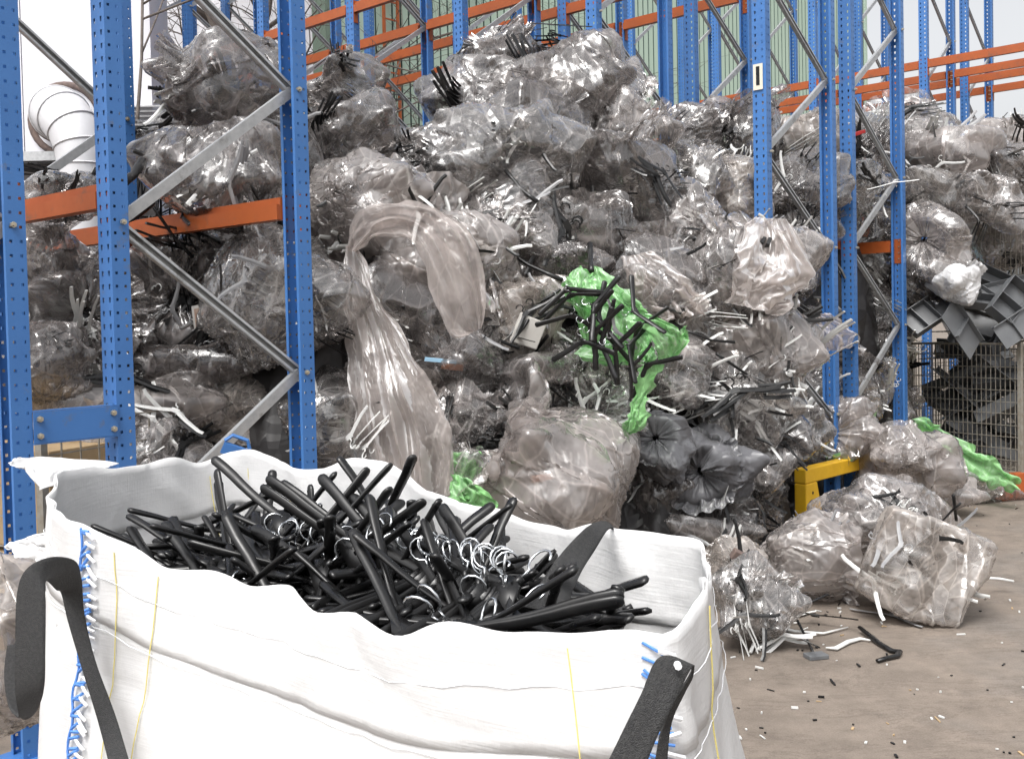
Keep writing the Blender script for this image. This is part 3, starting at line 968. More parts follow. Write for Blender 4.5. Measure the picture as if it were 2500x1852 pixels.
# tangles that fill bags: bundles of nested hangers
def tangle(seed, mix, bundles=9, per=5, ext=(.20, .17, .17)):
    rnd = random.Random(seed)
    mb = MB()
    protos = {}
    for kind in 'sfb':
        p = MB()
        if kind == 's': shaped_body(p, n=4, k=4)
        elif kind == 'f': flat_hanger(p, n=4, k=4)
        else: bar_hanger(p, mw=2)
        protos[kind] = p
    for b in range(bundles):
        c = Vector((rnd.gauss(0, .55) * ext[0], rnd.gauss(0, .55) * ext[1], rnd.gauss(0, .55) * ext[2]))
        R = Matrix.Rotation(rnd.uniform(0, 6.28), 4, Vector((rnd.gauss(0, 1), rnd.gauss(0, 1), rnd.gauss(0, 1))).normalized())
        col = rnd.choices((0, 1, 3), mix)[0]
        kind = rnd.choice('sff' if col == 0 else 'fff')
        if rnd.random() < .05: kind = 'b'
        for i in range(per):
            T = Matrix.Translation(c) @ R @ Matrix.Translation((rnd.gauss(0, .018), (i - per / 2) * rnd.uniform(.016, .03), rnd.gauss(0, .015))) @ \
                Matrix.Rotation(rnd.gauss(0, .16), 4, 'X') @ Matrix.Rotation(rnd.gauss(0, .16), 4, 'Y') @ Matrix.Scale(.86, 4)
            p = protos[kind]
            base = len(mb.v)
            mb.v += [tuple(T @ Vector(v)) for v in p.v]
            mb.f += [tuple(base + i for i in f) for f in p.f]
            mb.m += [2 if m == 2 else col for m in p.m]
    return mb.mesh('hanger_tangle', [M['black'], M['white'], M['chrome'], M['greyp']])
TANGLE = {'b': [tangle(1, (1, .06, .1)), tangle(2, (1, .12, 0))], 'w': [tangle(3, (.12, 1, .25)), tangle(4, (.2, 1, .1))],
          'm': [tangle(5, (1, .8, .4)), tangle(6, (.8, .9, .4))], 'g': [tangle(7, (.3, .4, 1))]}
# ------------------------------------------------------------------ the heap: tied plastic bags full of hangers
BAGV = []
for sd, kw in enumerate([
        dict(), dict(slack=1.5), dict(slack=1.7, spikes=20, core=.56), dict(dims=(.50, .34, .36), slack=1.35),
        dict(dims=(.56, .30, .32), slack=1.45, spikes=20), dict(box=True, dims=(.40, .34, .36), slack=1.2, core=.7),
        dict(dims=(.44, .40, .28), slack=1.6, flat=.75), dict(slack=1.9, spikes=22, core=.5), dict(slack=1.6, spikes=13, core=.60),
        dict(dims=(.52, .40, .24), slack=1.5, flat=.7), dict(slack=1.6, tail=.30, spikes=14), dict(dims=(.38, .36, .46), slack=1.4, tail=.26)]):
    X = creased(sim_bag(100 + sd, **kw), True, np.random.default_rng(500 + sd))
    X -= (X.max((0, 1)) + X.min((0, 1))) / 2 * np.array([1, 1, .6])
    BAGV.append((X, grid_mesh('plastic_bag', X, M['film'], closed=True)))

BAGS = []     # (x, y, hw, hh, Y) in the 2230 px notes, for the scatter and the added heap core

def place_bag(x, y, hw, hh, dep, mat, content, label, var=None, knot=None, seed=None, fill=1.0, group=None):
    rnd = random.Random(seed if seed is not None else int(x * 7 + y * 13))
    if var is None: var = rnd.choice([0, 1, 2, 3, 4, 6, 7, 8, 9, 10, 11])
    X, me = BAGV[var]
    if mat == 'film': mat = random.Random(int(x * 3 + y)).choice(['film', 'film', 'film_clean', 'film_beige'])
    c = PD(x, y, dep)
    W, Hh = hw * D / FOC * dep, hh * D / FOC * dep
    V = X.reshape(-1, 3)[::29]
    best = None
    view = Vector((c.x, c.y, c.z - EYE)).normalized()
    for i in range(48):
        ax = Vector((rnd.gauss(0, 1), rnd.gauss(0, 1), rnd.gauss(0, 1))).normalized()
        R = Matrix.Rotation(rnd.uniform(0, 6.28), 3, ax)
        Rn = np.array(R)
        Q = V @ Rn.T
        ex = np.percentile(np.abs(Q[:, 0]), 97); ez = np.percentile(np.abs(Q[:, 2]), 97); ey = np.percentile(np.abs(Q[:, 1]), 97)
        sc = abs(math.log((ex / ez) / (W / Hh)))
        kd = R @ Vector((0, 0, 1))
        if knot == 'cam': sc += 1.2 * (1 + kd.dot(view))
        elif knot == 'up': sc += 0.8 * (1 - kd.z)
        elif knot == 'side': sc += .8 * abs(kd.dot(view))
        else: sc += .9 * max(0, -kd.dot(view))
        if best is None or sc < best[0]: best = (sc, R, ex, ez, ey)
    _, R, ex, ez, ey = best
    s = 1.13 * math.sqrt(W * Hh / (ex * ez))
    s = min(s, 1.5 * W / ex, 1.5 * Hh / ez)
    c.z = max(c.z, ez * s * .92)
    T = Matrix.Translation(c) @ R.to_4x4() @ Matrix.Scale(s, 4)
    o = add('plastic_bag', me); o.matrix_world = T
    o.material_slots[0].link = 'OBJECT'; o.material_slots[0].material = M[mat]
    tag(o, label, 'plastic bag', group)
    BAGS.append((x, y, hw, hh, dep, min(ey * s, .5), c.copy()))
    if content:
        t = add('hanger_tangle', rnd.choice(TANGLE[content]))
        R2 = Matrix.Rotation(rnd.uniform(0, 6.28), 4, Vector((rnd.gauss(0, 1), rnd.gauss(0, 1), rnd.gauss(0, 1))).normalized())
        if content == 'w' and x > 1400 and 640 < y < 1000: fill = 1.12
        fs = s * 1.02 * fill
        t.matrix_world = Matrix.Translation(c) @ R.to_4x4() @ Matrix.Diagonal((fs * 1.05, fs * .95, fs, 1)) @ R2
        # the words follow the bag's own
        tag(t, 'tangled %s hangers inside the %s' % ({'b': 'black', 'w': 'white', 'm': 'black and white', 'g': 'grey'}[content], ' '.join(label.split()[:9])), 'hangers', kind='stuff')
    return o

F, FD, FM, FG = 'film', 'film_dark', 'film_milk', 'film_grey'
TABLE = [
 # left rack, upper level
 (500, 212, 180, 82, 5.35, FD, 'b', 'big smoky bag of black hangers on the left rack shelf, top left of the heap', 3, 'side'),
 (462, 385, 135, 100, 4.85, FD, 'm', 'smoky bag hanging down over the orange beam left of the nearest post', 1, 'side'),
 (748, 205, 75, 72, 6.0, FD, 'b', 'dark bag of black hangers right of the nearest post, below the orange beam', 0, 'side'),
 (740, 305, 100, 75, 5.6, FD, 'b', 'dark bag just below the one right of the nearest post', 4, None),
 (600, 300, 90, 90, 5.4, FD, 'b', 'smoky bag wedged between post and shelf bags, behind the grey brace', 8, None),
 (348, 330, 42, 85, 5.5, FD, 'b', 'narrow smoky bag beside the second left post on the shelf', 7, None),
 (125, 432, 72, 40, 4.6, F, 'b', 'clear bag behind the short orange beam at the far left', 6, None),
 (95, 550, 50, 90, 4.7, F, 'w', 'clear bag hanging below the short orange beam, far left', 11, 'up'),
 # left rack, lower level
 (180, 690, 120, 105, 4.75, FD, 'w', 'smoky bag with white hangers low between the two left posts', 2, 'cam'),
 (400, 640, 125, 120, 5.2, FD, 'b', 'dark bag under the orange beam with a small card label on it', 0, 'cam'),
 (620, 650, 155, 135, 4.75, F, 'w', 'large clear bag of white hangers behind the nearest post at mid height', 8, 'side'),
 (70, 800, 90, 75, 4.4, FD, 'm', 'smoky bag at the left picture edge above the blue plate', 1, None),
 (430, 790, 150, 60, 5.0, FD, 'b', 'flattened black looking bag in the dark gap under the card label bag', 9, None),
 (260, 885, 185, 75, 4.75, FM, 'w', 'milky bag with white hangers just above and behind the blue plate', 9, None),
 (520, 890, 110, 85, 5.05, F, 'm', 'clear bag where the lowest grey brace crosses, left of the nearest post', 2, None),
 (730, 930, 90, 95, 4.75, F, 'w', 'clear bag low on the right of the nearest post', 7, None),
 (330, 985, 140, 60, 4.6, F, 'w', 'clear bag peeping over the back rim of the big white bag', 6, None),
 (580, 1000, 110, 55, 5.0, FD, 'm', 'smoky bag low behind the big white bag rim, at the foot of the nearest post', 9, None),
 # centre top
 (1095, 125, 118, 46, 7.2, FD, 'b', 'topmost smoky bag of the heap with black hanger hooks on top', 3, 'up'),
 (1065, 215, 120, 70, 7.0, FD, 'b', 'smoky bag second from the top of the heap, left side', 4, None),
 (1225, 210, 130, 85, 6.9, FD, 'b', 'broad smoky bag under the topmost one, right side', 1, None),
 (1335, 215, 70, 72, 6.9, F, 'w', 'paler clear bag at the right shoulder of the heap top', 2, None),
 (1370, 300, 80, 75, 6.8, F, 'm', 'clear bag below the right shoulder of the heap top', 7, None),
 (900, 318, 100, 38, 6.5, FD, 'b', 'wide low smoky bag in the saddle left of the heap top', 9, None),
 (1180, 290, 130, 65, 6.6, FD, 'b', 'smoky bag in the middle below the heap top', 0, None),
 # centre
 (1100, 365, 190, 90, 6.1, F, 'g', 'large clear bag with a white star-shaped gather facing out, upper centre', 1, 'cam'),
 (900, 370, 95, 70, 6.1, FD, 'b', 'smoky bag left of the bag with the star-shaped gather', 8, None),
 (1350, 400, 95, 110, 6.3, FD, 'b', 'smoky bag bulging on the right of the upper centre', 11, 'side'),
 (1120, 490, 160, 80, 5.9, F, 'm', 'tightly crumpled clear bag below the bag with the star-shaped gather', 7, None),
 (800, 470, 135, 95, 5.3, FM, 'w', 'milky bag packed with bright white hangers right of the nearest post', 2, None),
 (960, 560, 140, 110, 5.4, FM, 'w', 'milky bag of white hangers under the long hanging film', 10, None),
 (1280, 500, 100, 75, 6.1, FD, 'b', 'dark smoky bag between the crumpled clear bag and the right bulge', 0, None),
 (1010, 660, 110, 75, 5.5, F, 'b', 'clear bag beside the long hanging film, mid height', 1, None),
 (1140, 690, 100, 85, 5.4, F, 'w', 'clear bag with a white foam block inside it, centre', 8, 'side'),
 (1200, 590, 110, 70, 5.8, FD, 'w', 'smoky bag directly left of the green bag, above the white block', 4, None),
 (1000, 780, 105, 75, 5.2, FD, 'm', 'smoky bag with a light blue strip and orange scrap inside', 3, 'side'),
 (1150, 835, 90, 65, 5.3, FD, 'b', 'smoky bag below the white foam block bag', 6, None),
 (1010, 910, 70, 60, 5.0, F, 'w', 'small clear bag right of the foot of the long hanging film', 7, None),
 (880, 700, 100, 130, 5.2, FD, 'b', 'dark bag hidden behind the long hanging film', 11, None),
 (870, 900, 110, 120, 5.1, F, 'w', 'clear bag behind the lower end of the long hanging film', 1, None),
 (1190, 1020, 185, 135, 4.95, FM, 'm', 'largest milky pinkish bag low in the centre behind the white bag rim', 10, 'side'),
 (1040, 1050, 80, 75, 4.7, F, 'w', 'clear bag by the green scrap near the white bag rim', 8, None),
 (1300, 890, 105, 75, 5.5, F, 'w', 'crumpled clear bag of white hangers left of the green strip', 2, 'cam'),
 (1265, 780, 80, 60, 5.7, FD, 'b', 'smoky bag under the left part of the green bag', 0, None),
 (1425, 965, 62, 62, 5.5, FG, None, 'dark grey opaque bag with a star-shaped knot below the green strip', 1, 'cam'),
 (1550, 1010, 95, 68, 5.7, FG, None, 'dark grey opaque bag right of the star-knotted one', 0, 'cam'),
 (1400, 1075, 95, 65, 5.85, FD, 'm', 'smoky bag right of the largest milky bag, just above the white bag rim', 1, None),
 (1620, 1010, 85, 62, 6.05, F, 'b', 'clear bag of black hangers right of the dark grey opaque bags', 7, None),
 (1530, 1150, 90, 45, 5.75, F, 'w', 'clear bag low behind the right corner of the white bag', 9, None),
 (1660, 940, 80, 60, 6.2, FD, 'm', 'smoky bag on the slope above the clear bag of black hangers', 4, None),
 (1790, 870, 75, 60, 8.0, F, 'w', 'clear bag at the foot of the number 1 rack partner post', 10, None),
 (150, 590, 80, 60, 6.3, FD, 'b', 'dark bag deep in the bay below the short orange beam', 0, None),
 (330, 545, 90, 60, 5.6, FD, 'b', 'dark bag deep in the bay below the long orange beam', 4, None),
 (540, 540, 90, 60, 5.5, FD, 'b', 'smoky bag tucked under the orange beam left of the nearest post', 1, None),
 # right of centre
 (1500, 500, 95, 75, 6.4, F, 'm', 'rounded clear bag left of the number 1 post, mid height', 7, None),
 (1500, 390, 90, 65, 6.9, F, 'w', 'clear bag with white hangers poking through, above the rounded one', 2, None),
 (1650, 580, 115, 105, 6.0, F, 'g', 'large smooth clear bag hanging in front of the number 1 post', 8, 'side'),
 (1430, 600, 100, 80, 6.1, FD, 'b', 'dark bag left of the large smooth clear bag', 0, None),
 (1400, 690, 110, 75, 5.9, F, 'g', 'clear bag right behind the green bag', 6, None),
 (1560, 690, 90, 60, 6.1, F, 'w', 'clear bag below the large smooth clear bag', 9, None),
 (1640, 770, 115, 85, 6.2, FM, 'w', 'milky bag of white hangers right of the green bag tail', 2, None),
 (1460, 800, 90, 75, 5.8, F, 'w', 'clear bag between the green strip and the white hangers', 10, None),
 (1590, 890, 120, 75, 6.0, F, 'w', 'torn clear bag spilling many white hangers above the dark grey bags', 7, None),
 (1775, 740, 85, 70, 8.05, F, 'm', 'clear bag draped against the two posts on the right', 3, 'side'),
 (1735, 850, 85, 75, 7.75, FD, 'w', 'smoky bag low between the number 1 post and its partner', 1, None),
 (1710, 955, 95, 58, 7.2, F, 'm', 'clear bag with mixed hangers above the yellow guard', 2, None),
 (1830, 945, 95, 45, 7.4, FM, None, 'milky beige bag above the yellow guard, right part', 8, 'cam'),
 (1480, 1095, 115, 65, 5.9, FD, 'm', 'smoky bag lowest in the centre, below the dark grey bags', 4, None),
 (1640, 1085, 55, 75, 6.5, F, 'm', 'clear bag left of the yellow guard leg', 0, None),
 (1580, 1130, 80, 45, 5.9, FD, 'b', 'small smoky bag at floor level left of the yellow guard', 6, None),
 (1870, 850, 60, 70, 8.2, FD, 'w', 'smoky bag behind the foot of the twin posts on the right', 11, None),
 (1905, 790, 60, 80, 8.75, F, 'w', 'clear bag just left of the wire basket post', 10, None),
 # right rack heap
 (1600, 290, 95, 75, 8.0, FD, 'b', 'smoky bag with a raised peak, behind the braces left of the number plate', 10, 'up'),
 (1520, 300, 50, 60, 7.9, FD, 'b', 'dark bag between the two blue posts left of the number plate', 0, None),
 (1580, 420, 85, 60, 7.0, F, 'w', 'clear bag full of white hangers left of the number 1 post, high up', 2, None),
 (1740, 320, 85, 60, 8.3, F, 'w', 'clear bag right of the number 1 post at the skyline', 1, None),
 (1740, 410, 90, 60, 7.8, FD, 'm', 'smoky bag between the number 1 post and its partner, upper part', 3, None),
 (1870, 330, 75, 60, 8.8, F, 'w', 'clear skyline bag between the twin posts and the last blue post', 7, None),
 (1850, 430, 80, 65, 8.3, F, 'm', 'clear bag behind the twin posts, under the skyline', 0, None),
 (1975, 300, 90, 60, 9.4, F, 'w', 'pale rounded skyline bag right of the last blue post', 8, None),
 (2060, 350, 85, 65, 9.2, FM, 'g', 'pale grey skyline bag above the upper wire basket', 6, None),
 (2175, 310, 60, 50, 9.6, FM, 'w', 'pale skyline bag at the right picture edge', 1, None),
 (2195, 365, 60, 55, 9.0, FD, 'b', 'dark bag at the right picture edge under the pale one', 0, None),
 (2030, 430, 110, 45, 8.9, F, 'w', 'flattened clear bag sagging over the upper wire basket', 9, None),
 (2150, 435, 90, 40, 8.8, F, 'm', 'flattened clear bag at the right edge over the upper wire basket', 6, None),
 (2020, 520, 75, 75, 8.5, F, None, 'silvery bag with a star-shaped gather left of the upper wire basket', 1, 'cam'),
 (1740, 510, 80, 60, 7.8, F, 'b', 'clear bag behind the lower orange beam of the number 1 rack', 2, None),
 (1720, 620, 65, 60, 7.6, FD, 'w', 'smoky bag between the posts right of the large smooth clear bag', 4, None),
 (1890, 560, 70, 75, 8.75, F, 'w', 'clear bag behind the twin posts at the lower orange beam', 10, None),
 (1900, 670, 65, 75, 8.75, FD, 'w', 'smoky bag left of the last blue post, mid height', 1, None),
 (2000, 610, 60, 60, 8.7, FD, 'b', 'dark bag between the last post and the small white bag', 0, None),
 (1910, 890, 60, 70, 8.75, FD, 'w', 'smoky bag at the foot of the last blue post', 3, None),
 # floor, right
 (1980, 1030, 100, 55, 7.3, FM, None, 'empty milky beige bag spread over the yellow guard end', 6, None),
 (1965, 985, 60, 45, 7.1, FM, None, 'crinkled beige bag heaped between guard and posts', 2, None),
 (2110, 1060, 95, 32, 8.0, F, None, 'flat clear bag on the floor under the wire basket', 9, None),
 (2030, 1075, 80, 35, 7.4, FM, None, 'flat beige bag on the floor right of the yellow guard', 9, None),
 (1760, 1215, 120, 66, 5.35, FM, 'g', 'beige bag lying on the floor in front of the yellow guard', 8, 'side'),
 (1945, 1130, 130, 65, 5.7, F, 'w', 'clear bag of white hangers behind the boxy bag on the floor', 4, None),
 (2005, 1242, 122, 98, 4.95, F, 'g', 'boxy clear bag of grey and white hangers nearest on the right floor', 5, 'side'),
 (1640, 1310, 85, 60, 4.55, F, 'w', 'torn clear bag on the floor touching the right side of the white bag', 7, None),
 (1600, 1225, 55, 45, 5.1, F, 'w', 'small clear bag behind the torn one beside the white bag', 2, None),
 (1905, 1105, 75, 38, 6.1, F, 'm', 'clear bag right behind the yellow guard leg', 1, None),
 # left, beside the big bag
 (60, 1380, 115, 210, 2.75, F, None, 'large clear empty bag standing left of the white bag, behind its strap', 10, 'side'),
]
for r in TABLE:
    place_bag(*r[:8], var=r[8], knot=r[9])

# ------------------------------------------------------------------ added core under and behind the visible bags, closing light gaps
gx = np.arange(-4.2, 6.6, .09); gy = np.arange(3.9, 11.2, .09)
GX, GY = np.meshgrid(gx, gy)
H = np.zeros_like(GX)
for (x, y, hw, hh, dep, ry, c) in BAGS:
    if x > 1965 or (x > 1560 and y > 1040) or (x > 1690 and y > 900) or c.y < 4.2 or (c.y < 5.8 and c.x > .9 and c.z < .7): continue
    rr = hw * D / FOC * dep
    sh_ = .55 if (c.z > 2.0 and c.x < 0 and c.y < 6.2) else 0.0
    for back in (sh_, sh_ + .35, sh_ + .7):
        dx = (GX - c.x) / (rr * .95); dy = (GY - (c.y + .26 + back)) / max(.30, rr * .75)
        q = dx * dx + dy * dy
        top = c.z + (0.02 if back > sh_ else -.12) - .12 * (back > sh_ + .5)
        H = np.maximum(H, np.where(q < 1.15, top * np.clip(1.45 - q * .7, 0, 1), 0))
H[(GX - GY > -4.98) & (GX > 1.25)] = 0
rng = np.random.default_rng(5)
Hs = H.copy()
for _ in range(3):
    Hp = np.pad(Hs, 1, mode='edge')
    Hs = (Hp[1:-1, 1:-1] * 4 + Hp[:-2, 1:-1] + Hp[2:, 1:-1] + Hp[1:-1, :-2] + Hp[1:-1, 2:]) / 8
    Hs = np.where(H > 0, Hs, Hs * .8)
Hs += np.where(Hs > .15, 1, 0) * (.07 * rng.standard_normal(Hs.shape) + .10 * smooth_noise(Hs.shape, (18, 26), rng, False))
Hs -= .06
M['buried'] = film('gap_shade_film', tint=(0.030, 0.028, 0.028), haze=1.0, hz2=0.0, gloss=.35, rough=.3, milk=.0)  # near-black tint stands in for the deep shade between bags
tag(add('heap_core', grid_mesh('heap_core', np.dstack([GX, GY, Hs]), M['buried'])), 'added crumpled core, coloured dark for the shade in the gaps between the bags', 'plastic waste', kind='stuff')

def surf_depth(x, y):
    """depth of the nearest bag skin at a point of the notes"""
    best = None
    for (bx, by_, hw, hh, dep, ry, c) in BAGS:
        q = ((x - bx) / hw) ** 2 + ((y - by_) / hh) ** 2
        if q < 1:
            d_ = dep - ry * math.sqrt(1 - q) * .8
            if best is None or d_ < best: best = d_
    return best
# ------------------------------------------------------------------ loose films and torn bags
def cat_rows(rows, n):
    rows = np.array(rows, float); k = len(rows)
    t = np.linspace(0, k - 1, n)
    out = []
    for x in t:
        i = min(k - 2, int(x)); f = x - i
        p0, p1, p2, p3 = rows[max(0, i - 1)], rows[i], rows[i + 1], rows[min(k - 1, i + 2)]
        out.append(.5 * (2 * p1 + (p2 - p0) * f + (2 * p0 - 5 * p1 + 4 * p2 - p3) * f * f + (3 * p1 - p0 - 3 * p2 + p3) * f ** 3))
    return np.array(out)

def strip_points(rows, nr, nc, disp=True):
    """rows of (xl, yl, xr, yr, depth l, depth r) picture notes -> nr x nc x 3 world points"""
    R = cat_rows([tuple(r) if len(r) == 6 else (*r, r[4]) for r in rows], nr)
    X = np.empty((nr, nc, 3))
    for i, (xl, yl, xr, yr, dl, dr) in enumerate(R):
        k_ = D if disp else 1.0
        a, b = P(xl * k_, yl * k_, dl), P(xr * k_, yr * k_, dr)
        f = np.linspace(0, 1, nc)[:, None]
        X[i] = np.array(a) * (1 - f) + np.array(b) * f
    return X

def film_sheet(name, rows, mat, seed, nr=70, nc=40, folds=4, amp=.05, slack=1.05, jag=.012, disp=True, its=30, bulge=0.0, parent=None, vslack=1.01, g=0.0, crs=.0009, pleat=False):
    rng = np.random.default_rng(seed)
    X = strip_points(rows, nr, nc, disp)
    s = np.linspace(0, 1, nc)[None, :]
    ph = 2 * math.pi * folds * s ** rng.uniform(.7, 1.4) + 2.2 * smooth_noise((nr, nc), (3, 4), rng, False) + rng.uniform(0, 6)
    wv = ((1.3 - 2.2 * np.abs(np.sin(ph / 2))) if pleat else np.sin(ph)) * amp * np.sin(math.pi * s) ** .4 + bulge * np.sin(math.pi * s)
    wv = wv * (0.35 + 0.65 * np.linspace(0, 1, nr)[:, None])
    wv += .8 * amp * smooth_noise((nr, nc), (7, 6), rng, False)
    X[..., 1] -= wv
    du = np.linalg.norm(np.diff(X, axis=1), axis=-1).mean(1); rv = np.linalg.norm(np.diff(X, axis=0), axis=-1).mean() * vslack
    X += jag * .08 * rng.standard_normal(X.shape)
    e = jag * smooth_noise((nr, 4), (14, 4), rng, False)
    dirx = (X[:, -1] - X[:, 0]); dirx /= np.linalg.norm(dirx, axis=1)[:, None] + 1e-9
    fall = np.exp(-np.arange(nc) / 3.0)
    X += dirx[:, None, :] * (e[:, :1] * fall[None] - e[:, 1:2] * fall[::-1][None])[..., None]
    ru = np.empty(nr); ru[:] = du * slack
    pin = np.zeros((nr, nc), bool); pin[0] = True; pin[:, 0] = True; pin[:, -1] = True; pin[-1] = True
    V = sim_sheet(X, ru, rv, its=its, g=(0, 0, g), pin=pin, kc=.3, kb=.05, seed=seed, jit=.0006)
    if crs: V = creased(V, False, rng, crs)
    return add(name, grid_mesh(name, V, M[mat]), parent)

M['film_sheet'] = film('loose_film', tint=(0.84, 0.75, 0.71), haze=0.42, hz2=0.14, rough=0.30, gloss=.3, crease=0.25, cscale=2.6, milk=.6, white=.5)
drape = empty('film_drape', PD(870, 1080, 4.58)); drape.location.z = 0
tag(drape, 'long empty clear bag hanging in an arch down the middle of the heap', 'plastic film')
film_sheet('hanging_sleeve', [(843, 600, 874, 600, 4.76), (846, 720, 925, 725, 4.66), (848, 820, 985, 815, 4.62), (852, 920, 1036, 915, 4.59), (862, 1020, 1082, 1015, 4.57), (875, 1127, 1108, 1120, 4.55), (905, 1215, 1100, 1210, 4.54)], 'film_sheet', 1, nr=120, nc=64, folds=4, amp=.035, slack=1.0, its=1, jag=.012, pleat=True, crs=.0003, disp=False)
bpy.data.objects['hanging_sleeve'].parent = drape; bpy.data.objects['hanging_sleeve'].matrix_parent_inverse = Matrix.Translation(-drape.location)
o = film_sheet('arched_fold', [(843, 612, 872, 616, 4.75), (850, 560, 905, 590, 4.73), (880, 518, 940, 575, 4.71), (945, 492, 980, 572, 4.71), (1015, 495, 1012, 592, 4.73), (1085, 515, 1036, 640, 4.73), (1142, 572, 1052, 705, 4.70), (1172, 655, 1078, 772, 4.66), (1182, 742, 1108, 822, 4.64), (1178, 800, 1142, 818, 4.64)], 'film_sheet', 2, nr=110, nc=44, folds=2.5, amp=.03, slack=1.0, its=1, jag=.01, pleat=True, crs=.0003, disp=False)
o.parent = drape; o.matrix_parent_inverse = Matrix.Translation(-drape.location)

o = film_sheet('plastic_film', [(1640, 470, 1720, 480, 5.72), (1610, 530, 1772, 575, 5.62), (1600, 600, 1745, 640, 5.58), (1590, 660, 1700, 690, 5.6)], 'film_sheet', 3, nr=60, nc=50, folds=2, amp=.04)
tag(o, 'smooth clear film sheet stretched over the hangers left of the twin posts', 'plastic film')
o = film_sheet('plastic_film', [(1760, 690, 1800, 680, 6.4), (1775, 730, 1852, 715, 6.42), (1790, 770, 1855, 755, 6.45)], 'film_sheet', 4, nr=40, nc=34, folds=2, amp=.03)
tag(o, 'clear film flap lying against the twin blue posts', 'plastic film')
o = film_sheet('plastic_film', [(1000, 500, 1050, 520, 5.3), (1010, 580, 1080, 600, 5.25), (1040, 660, 1100, 700, 5.2)], 'film_milk', 5, nr=50, nc=30, folds=3, amp=.05)
tag(o, 'milky film hanging right of the arched empty bag', 'plastic film')
o = film_sheet('plastic_film', [(1350, 560, 1420, 545, 5.7), (1370, 620, 1480, 600, 5.65), (1400, 670, 1520, 640, 5.62), (1440, 700, 1545, 680, 5.62)], 'film_sheet', 6, nr=60, nc=40, folds=4, amp=.05)
tag(o, 'clear crumpled film just right of the green bag', 'plastic film')

# torn green bag
gb = empty('green_bag', PD(1340, 700, 5.3)); tag(gb, 'torn bright green bag with black hangers spilling out, middle of the heap', 'plastic bag')
gi = Matrix.Translation(-gb.location)
def gz(px, py): return (1350 + px / 3.44, 620 + py / 3.44)
def green(name, rows, seed, par=gb, inv=gi, **kw):
    rr = []
    for (a, b, c, d, dep) in rows:
        (x0, y0), (x1, y1) = gz(a, b), gz(c, d)
        rr.append((x0, y0, x1, y1, dep))
    o = film_sheet(name, rr, 'film_green', seed, disp=False, **kw)
    o.parent = par; o.matrix_parent_inverse = inv
    return o
kw = dict(nr=34, nc=30, folds=1.6, amp=.03, jag=.022, its=10, slack=1.03)
green('torn_flap', [(225, 95, 262, 110, 5.12), (130, 170, 330, 190, 5.08), (140, 300, 345, 330, 5.02), (175, 440, 300, 430, 5.06)], 11, **kw)
green('torn_flap', [(335, 95, 385, 100, 5.14), (330, 230, 470, 210, 5.08), (370, 340, 590, 320, 5.04), (460, 430, 640, 470, 5.04), (600, 540, 745, 480, 5.06)], 12, **kw)
green('torn_flap', [(70, 250, 170, 170, 5.16), (90, 350, 180, 330, 5.16), (150, 440, 250, 430, 5.16), (215, 560, 290, 540, 5.16), (250, 720, 300, 700, 5.18)], 13, **kw)
green('torn_flap', [(640, 560, 800, 485, 5.02), (760, 590, 960, 560, 4.96), (830, 700, 1060, 640, 4.93), (890, 830, 1120, 720, 4.95), (960, 915, 1010, 890, 4.99)], 14, **kw)
green('torn_flap', [(1070, 640, 1110, 600, 5.0), (1090, 690, 1140, 660, 5.0), (1110, 730, 1132, 720, 5.0)], 15, nr=16, nc=12, folds=1, amp=.02, its=20)
green('torn_flap', [(640, 620, 830, 610, 5.05), (700, 720, 845, 700, 5.02), (760, 840, 840, 820, 5.0), (750, 930, 850, 935, 5.0)], 16, **kw)
green('torn_flap', [(240, 760, 440, 730, 5.16), (225, 840, 560, 800, 5.12), (330, 900, 640, 870, 5.12), (430, 935, 640, 925, 5.14)], 17, **kw)
green('torn_strip', [(745, 930, 905, 925, 5.02), (720, 1040, 860, 1060, 5.0), (690, 1180, 800, 1190, 5.0), (640, 1270, 790, 1240, 4.98), (615, 1370, 765, 1370, 4.96), (600, 1440, 770, 1450, 4.97), (615, 1545, 665, 1500, 5.0)], 18, nr=70, nc=24, folds=1.5, amp=.02, jag=.016, its=20)
green('back_panel', [(150, 200, 700, 300, 5.32), (220, 400, 760, 480, 5.34), (250, 620, 820, 650, 5.34), (260, 880, 800, 900, 5.34)], 19, nr=40, nc=40, folds=4, amp=.04, jag=.02)

# other green scraps
o = film_sheet('green_scrap', [(990, 985, 1045, 985, 4.62), (985, 1020, 1050, 1010, 4.6), (1000, 1050, 1040, 1060, 4.6)], 'film_green', 21, nr=24, nc=20, folds=2, amp=.03); tag(o, 'pale green film scrap beside the largest milky bag', 'plastic film')
o = film_sheet('green_scrap', [(985, 1030, 1010, 1040, 4.5), (980, 1075, 1065, 1080, 4.45), (985, 1100, 1080, 1115, 4.45)], 'film_green', 22, nr=28, nc=26, folds=3, amp=.03); tag(o, 'bright green crumpled film scrap just above the white bag rim', 'plastic film')
o = film_sheet('green_scrap', [(1972, 935, 1990, 910, 7.9), (2000, 945, 2025, 925, 7.85), (2045, 965, 2060, 945, 7.8), (2090, 1000, 2110, 975, 7.75), (2110, 1035, 2145, 990, 7.7), (2150, 1050, 2165, 1000, 7.65), (2180, 1060, 2200, 1025, 7.6), (2190, 1068, 2225, 1050, 7.6)], 'film_green', 23, nr=70, nc=20, folds=2, amp=.05, jag=.03); tag(o, 'long bright green film trailing down beside the right wire basket to the floor', 'plastic film')
o = film_sheet('green_scrap', [(1800, 992, 1860, 972, 7.2), (1800, 1020, 1868, 998, 7.2)], 'film_green', 24, nr=14, nc=20, folds=2, amp=.03); tag(o, 'small green film scrap above the yellow guard', 'plastic film')

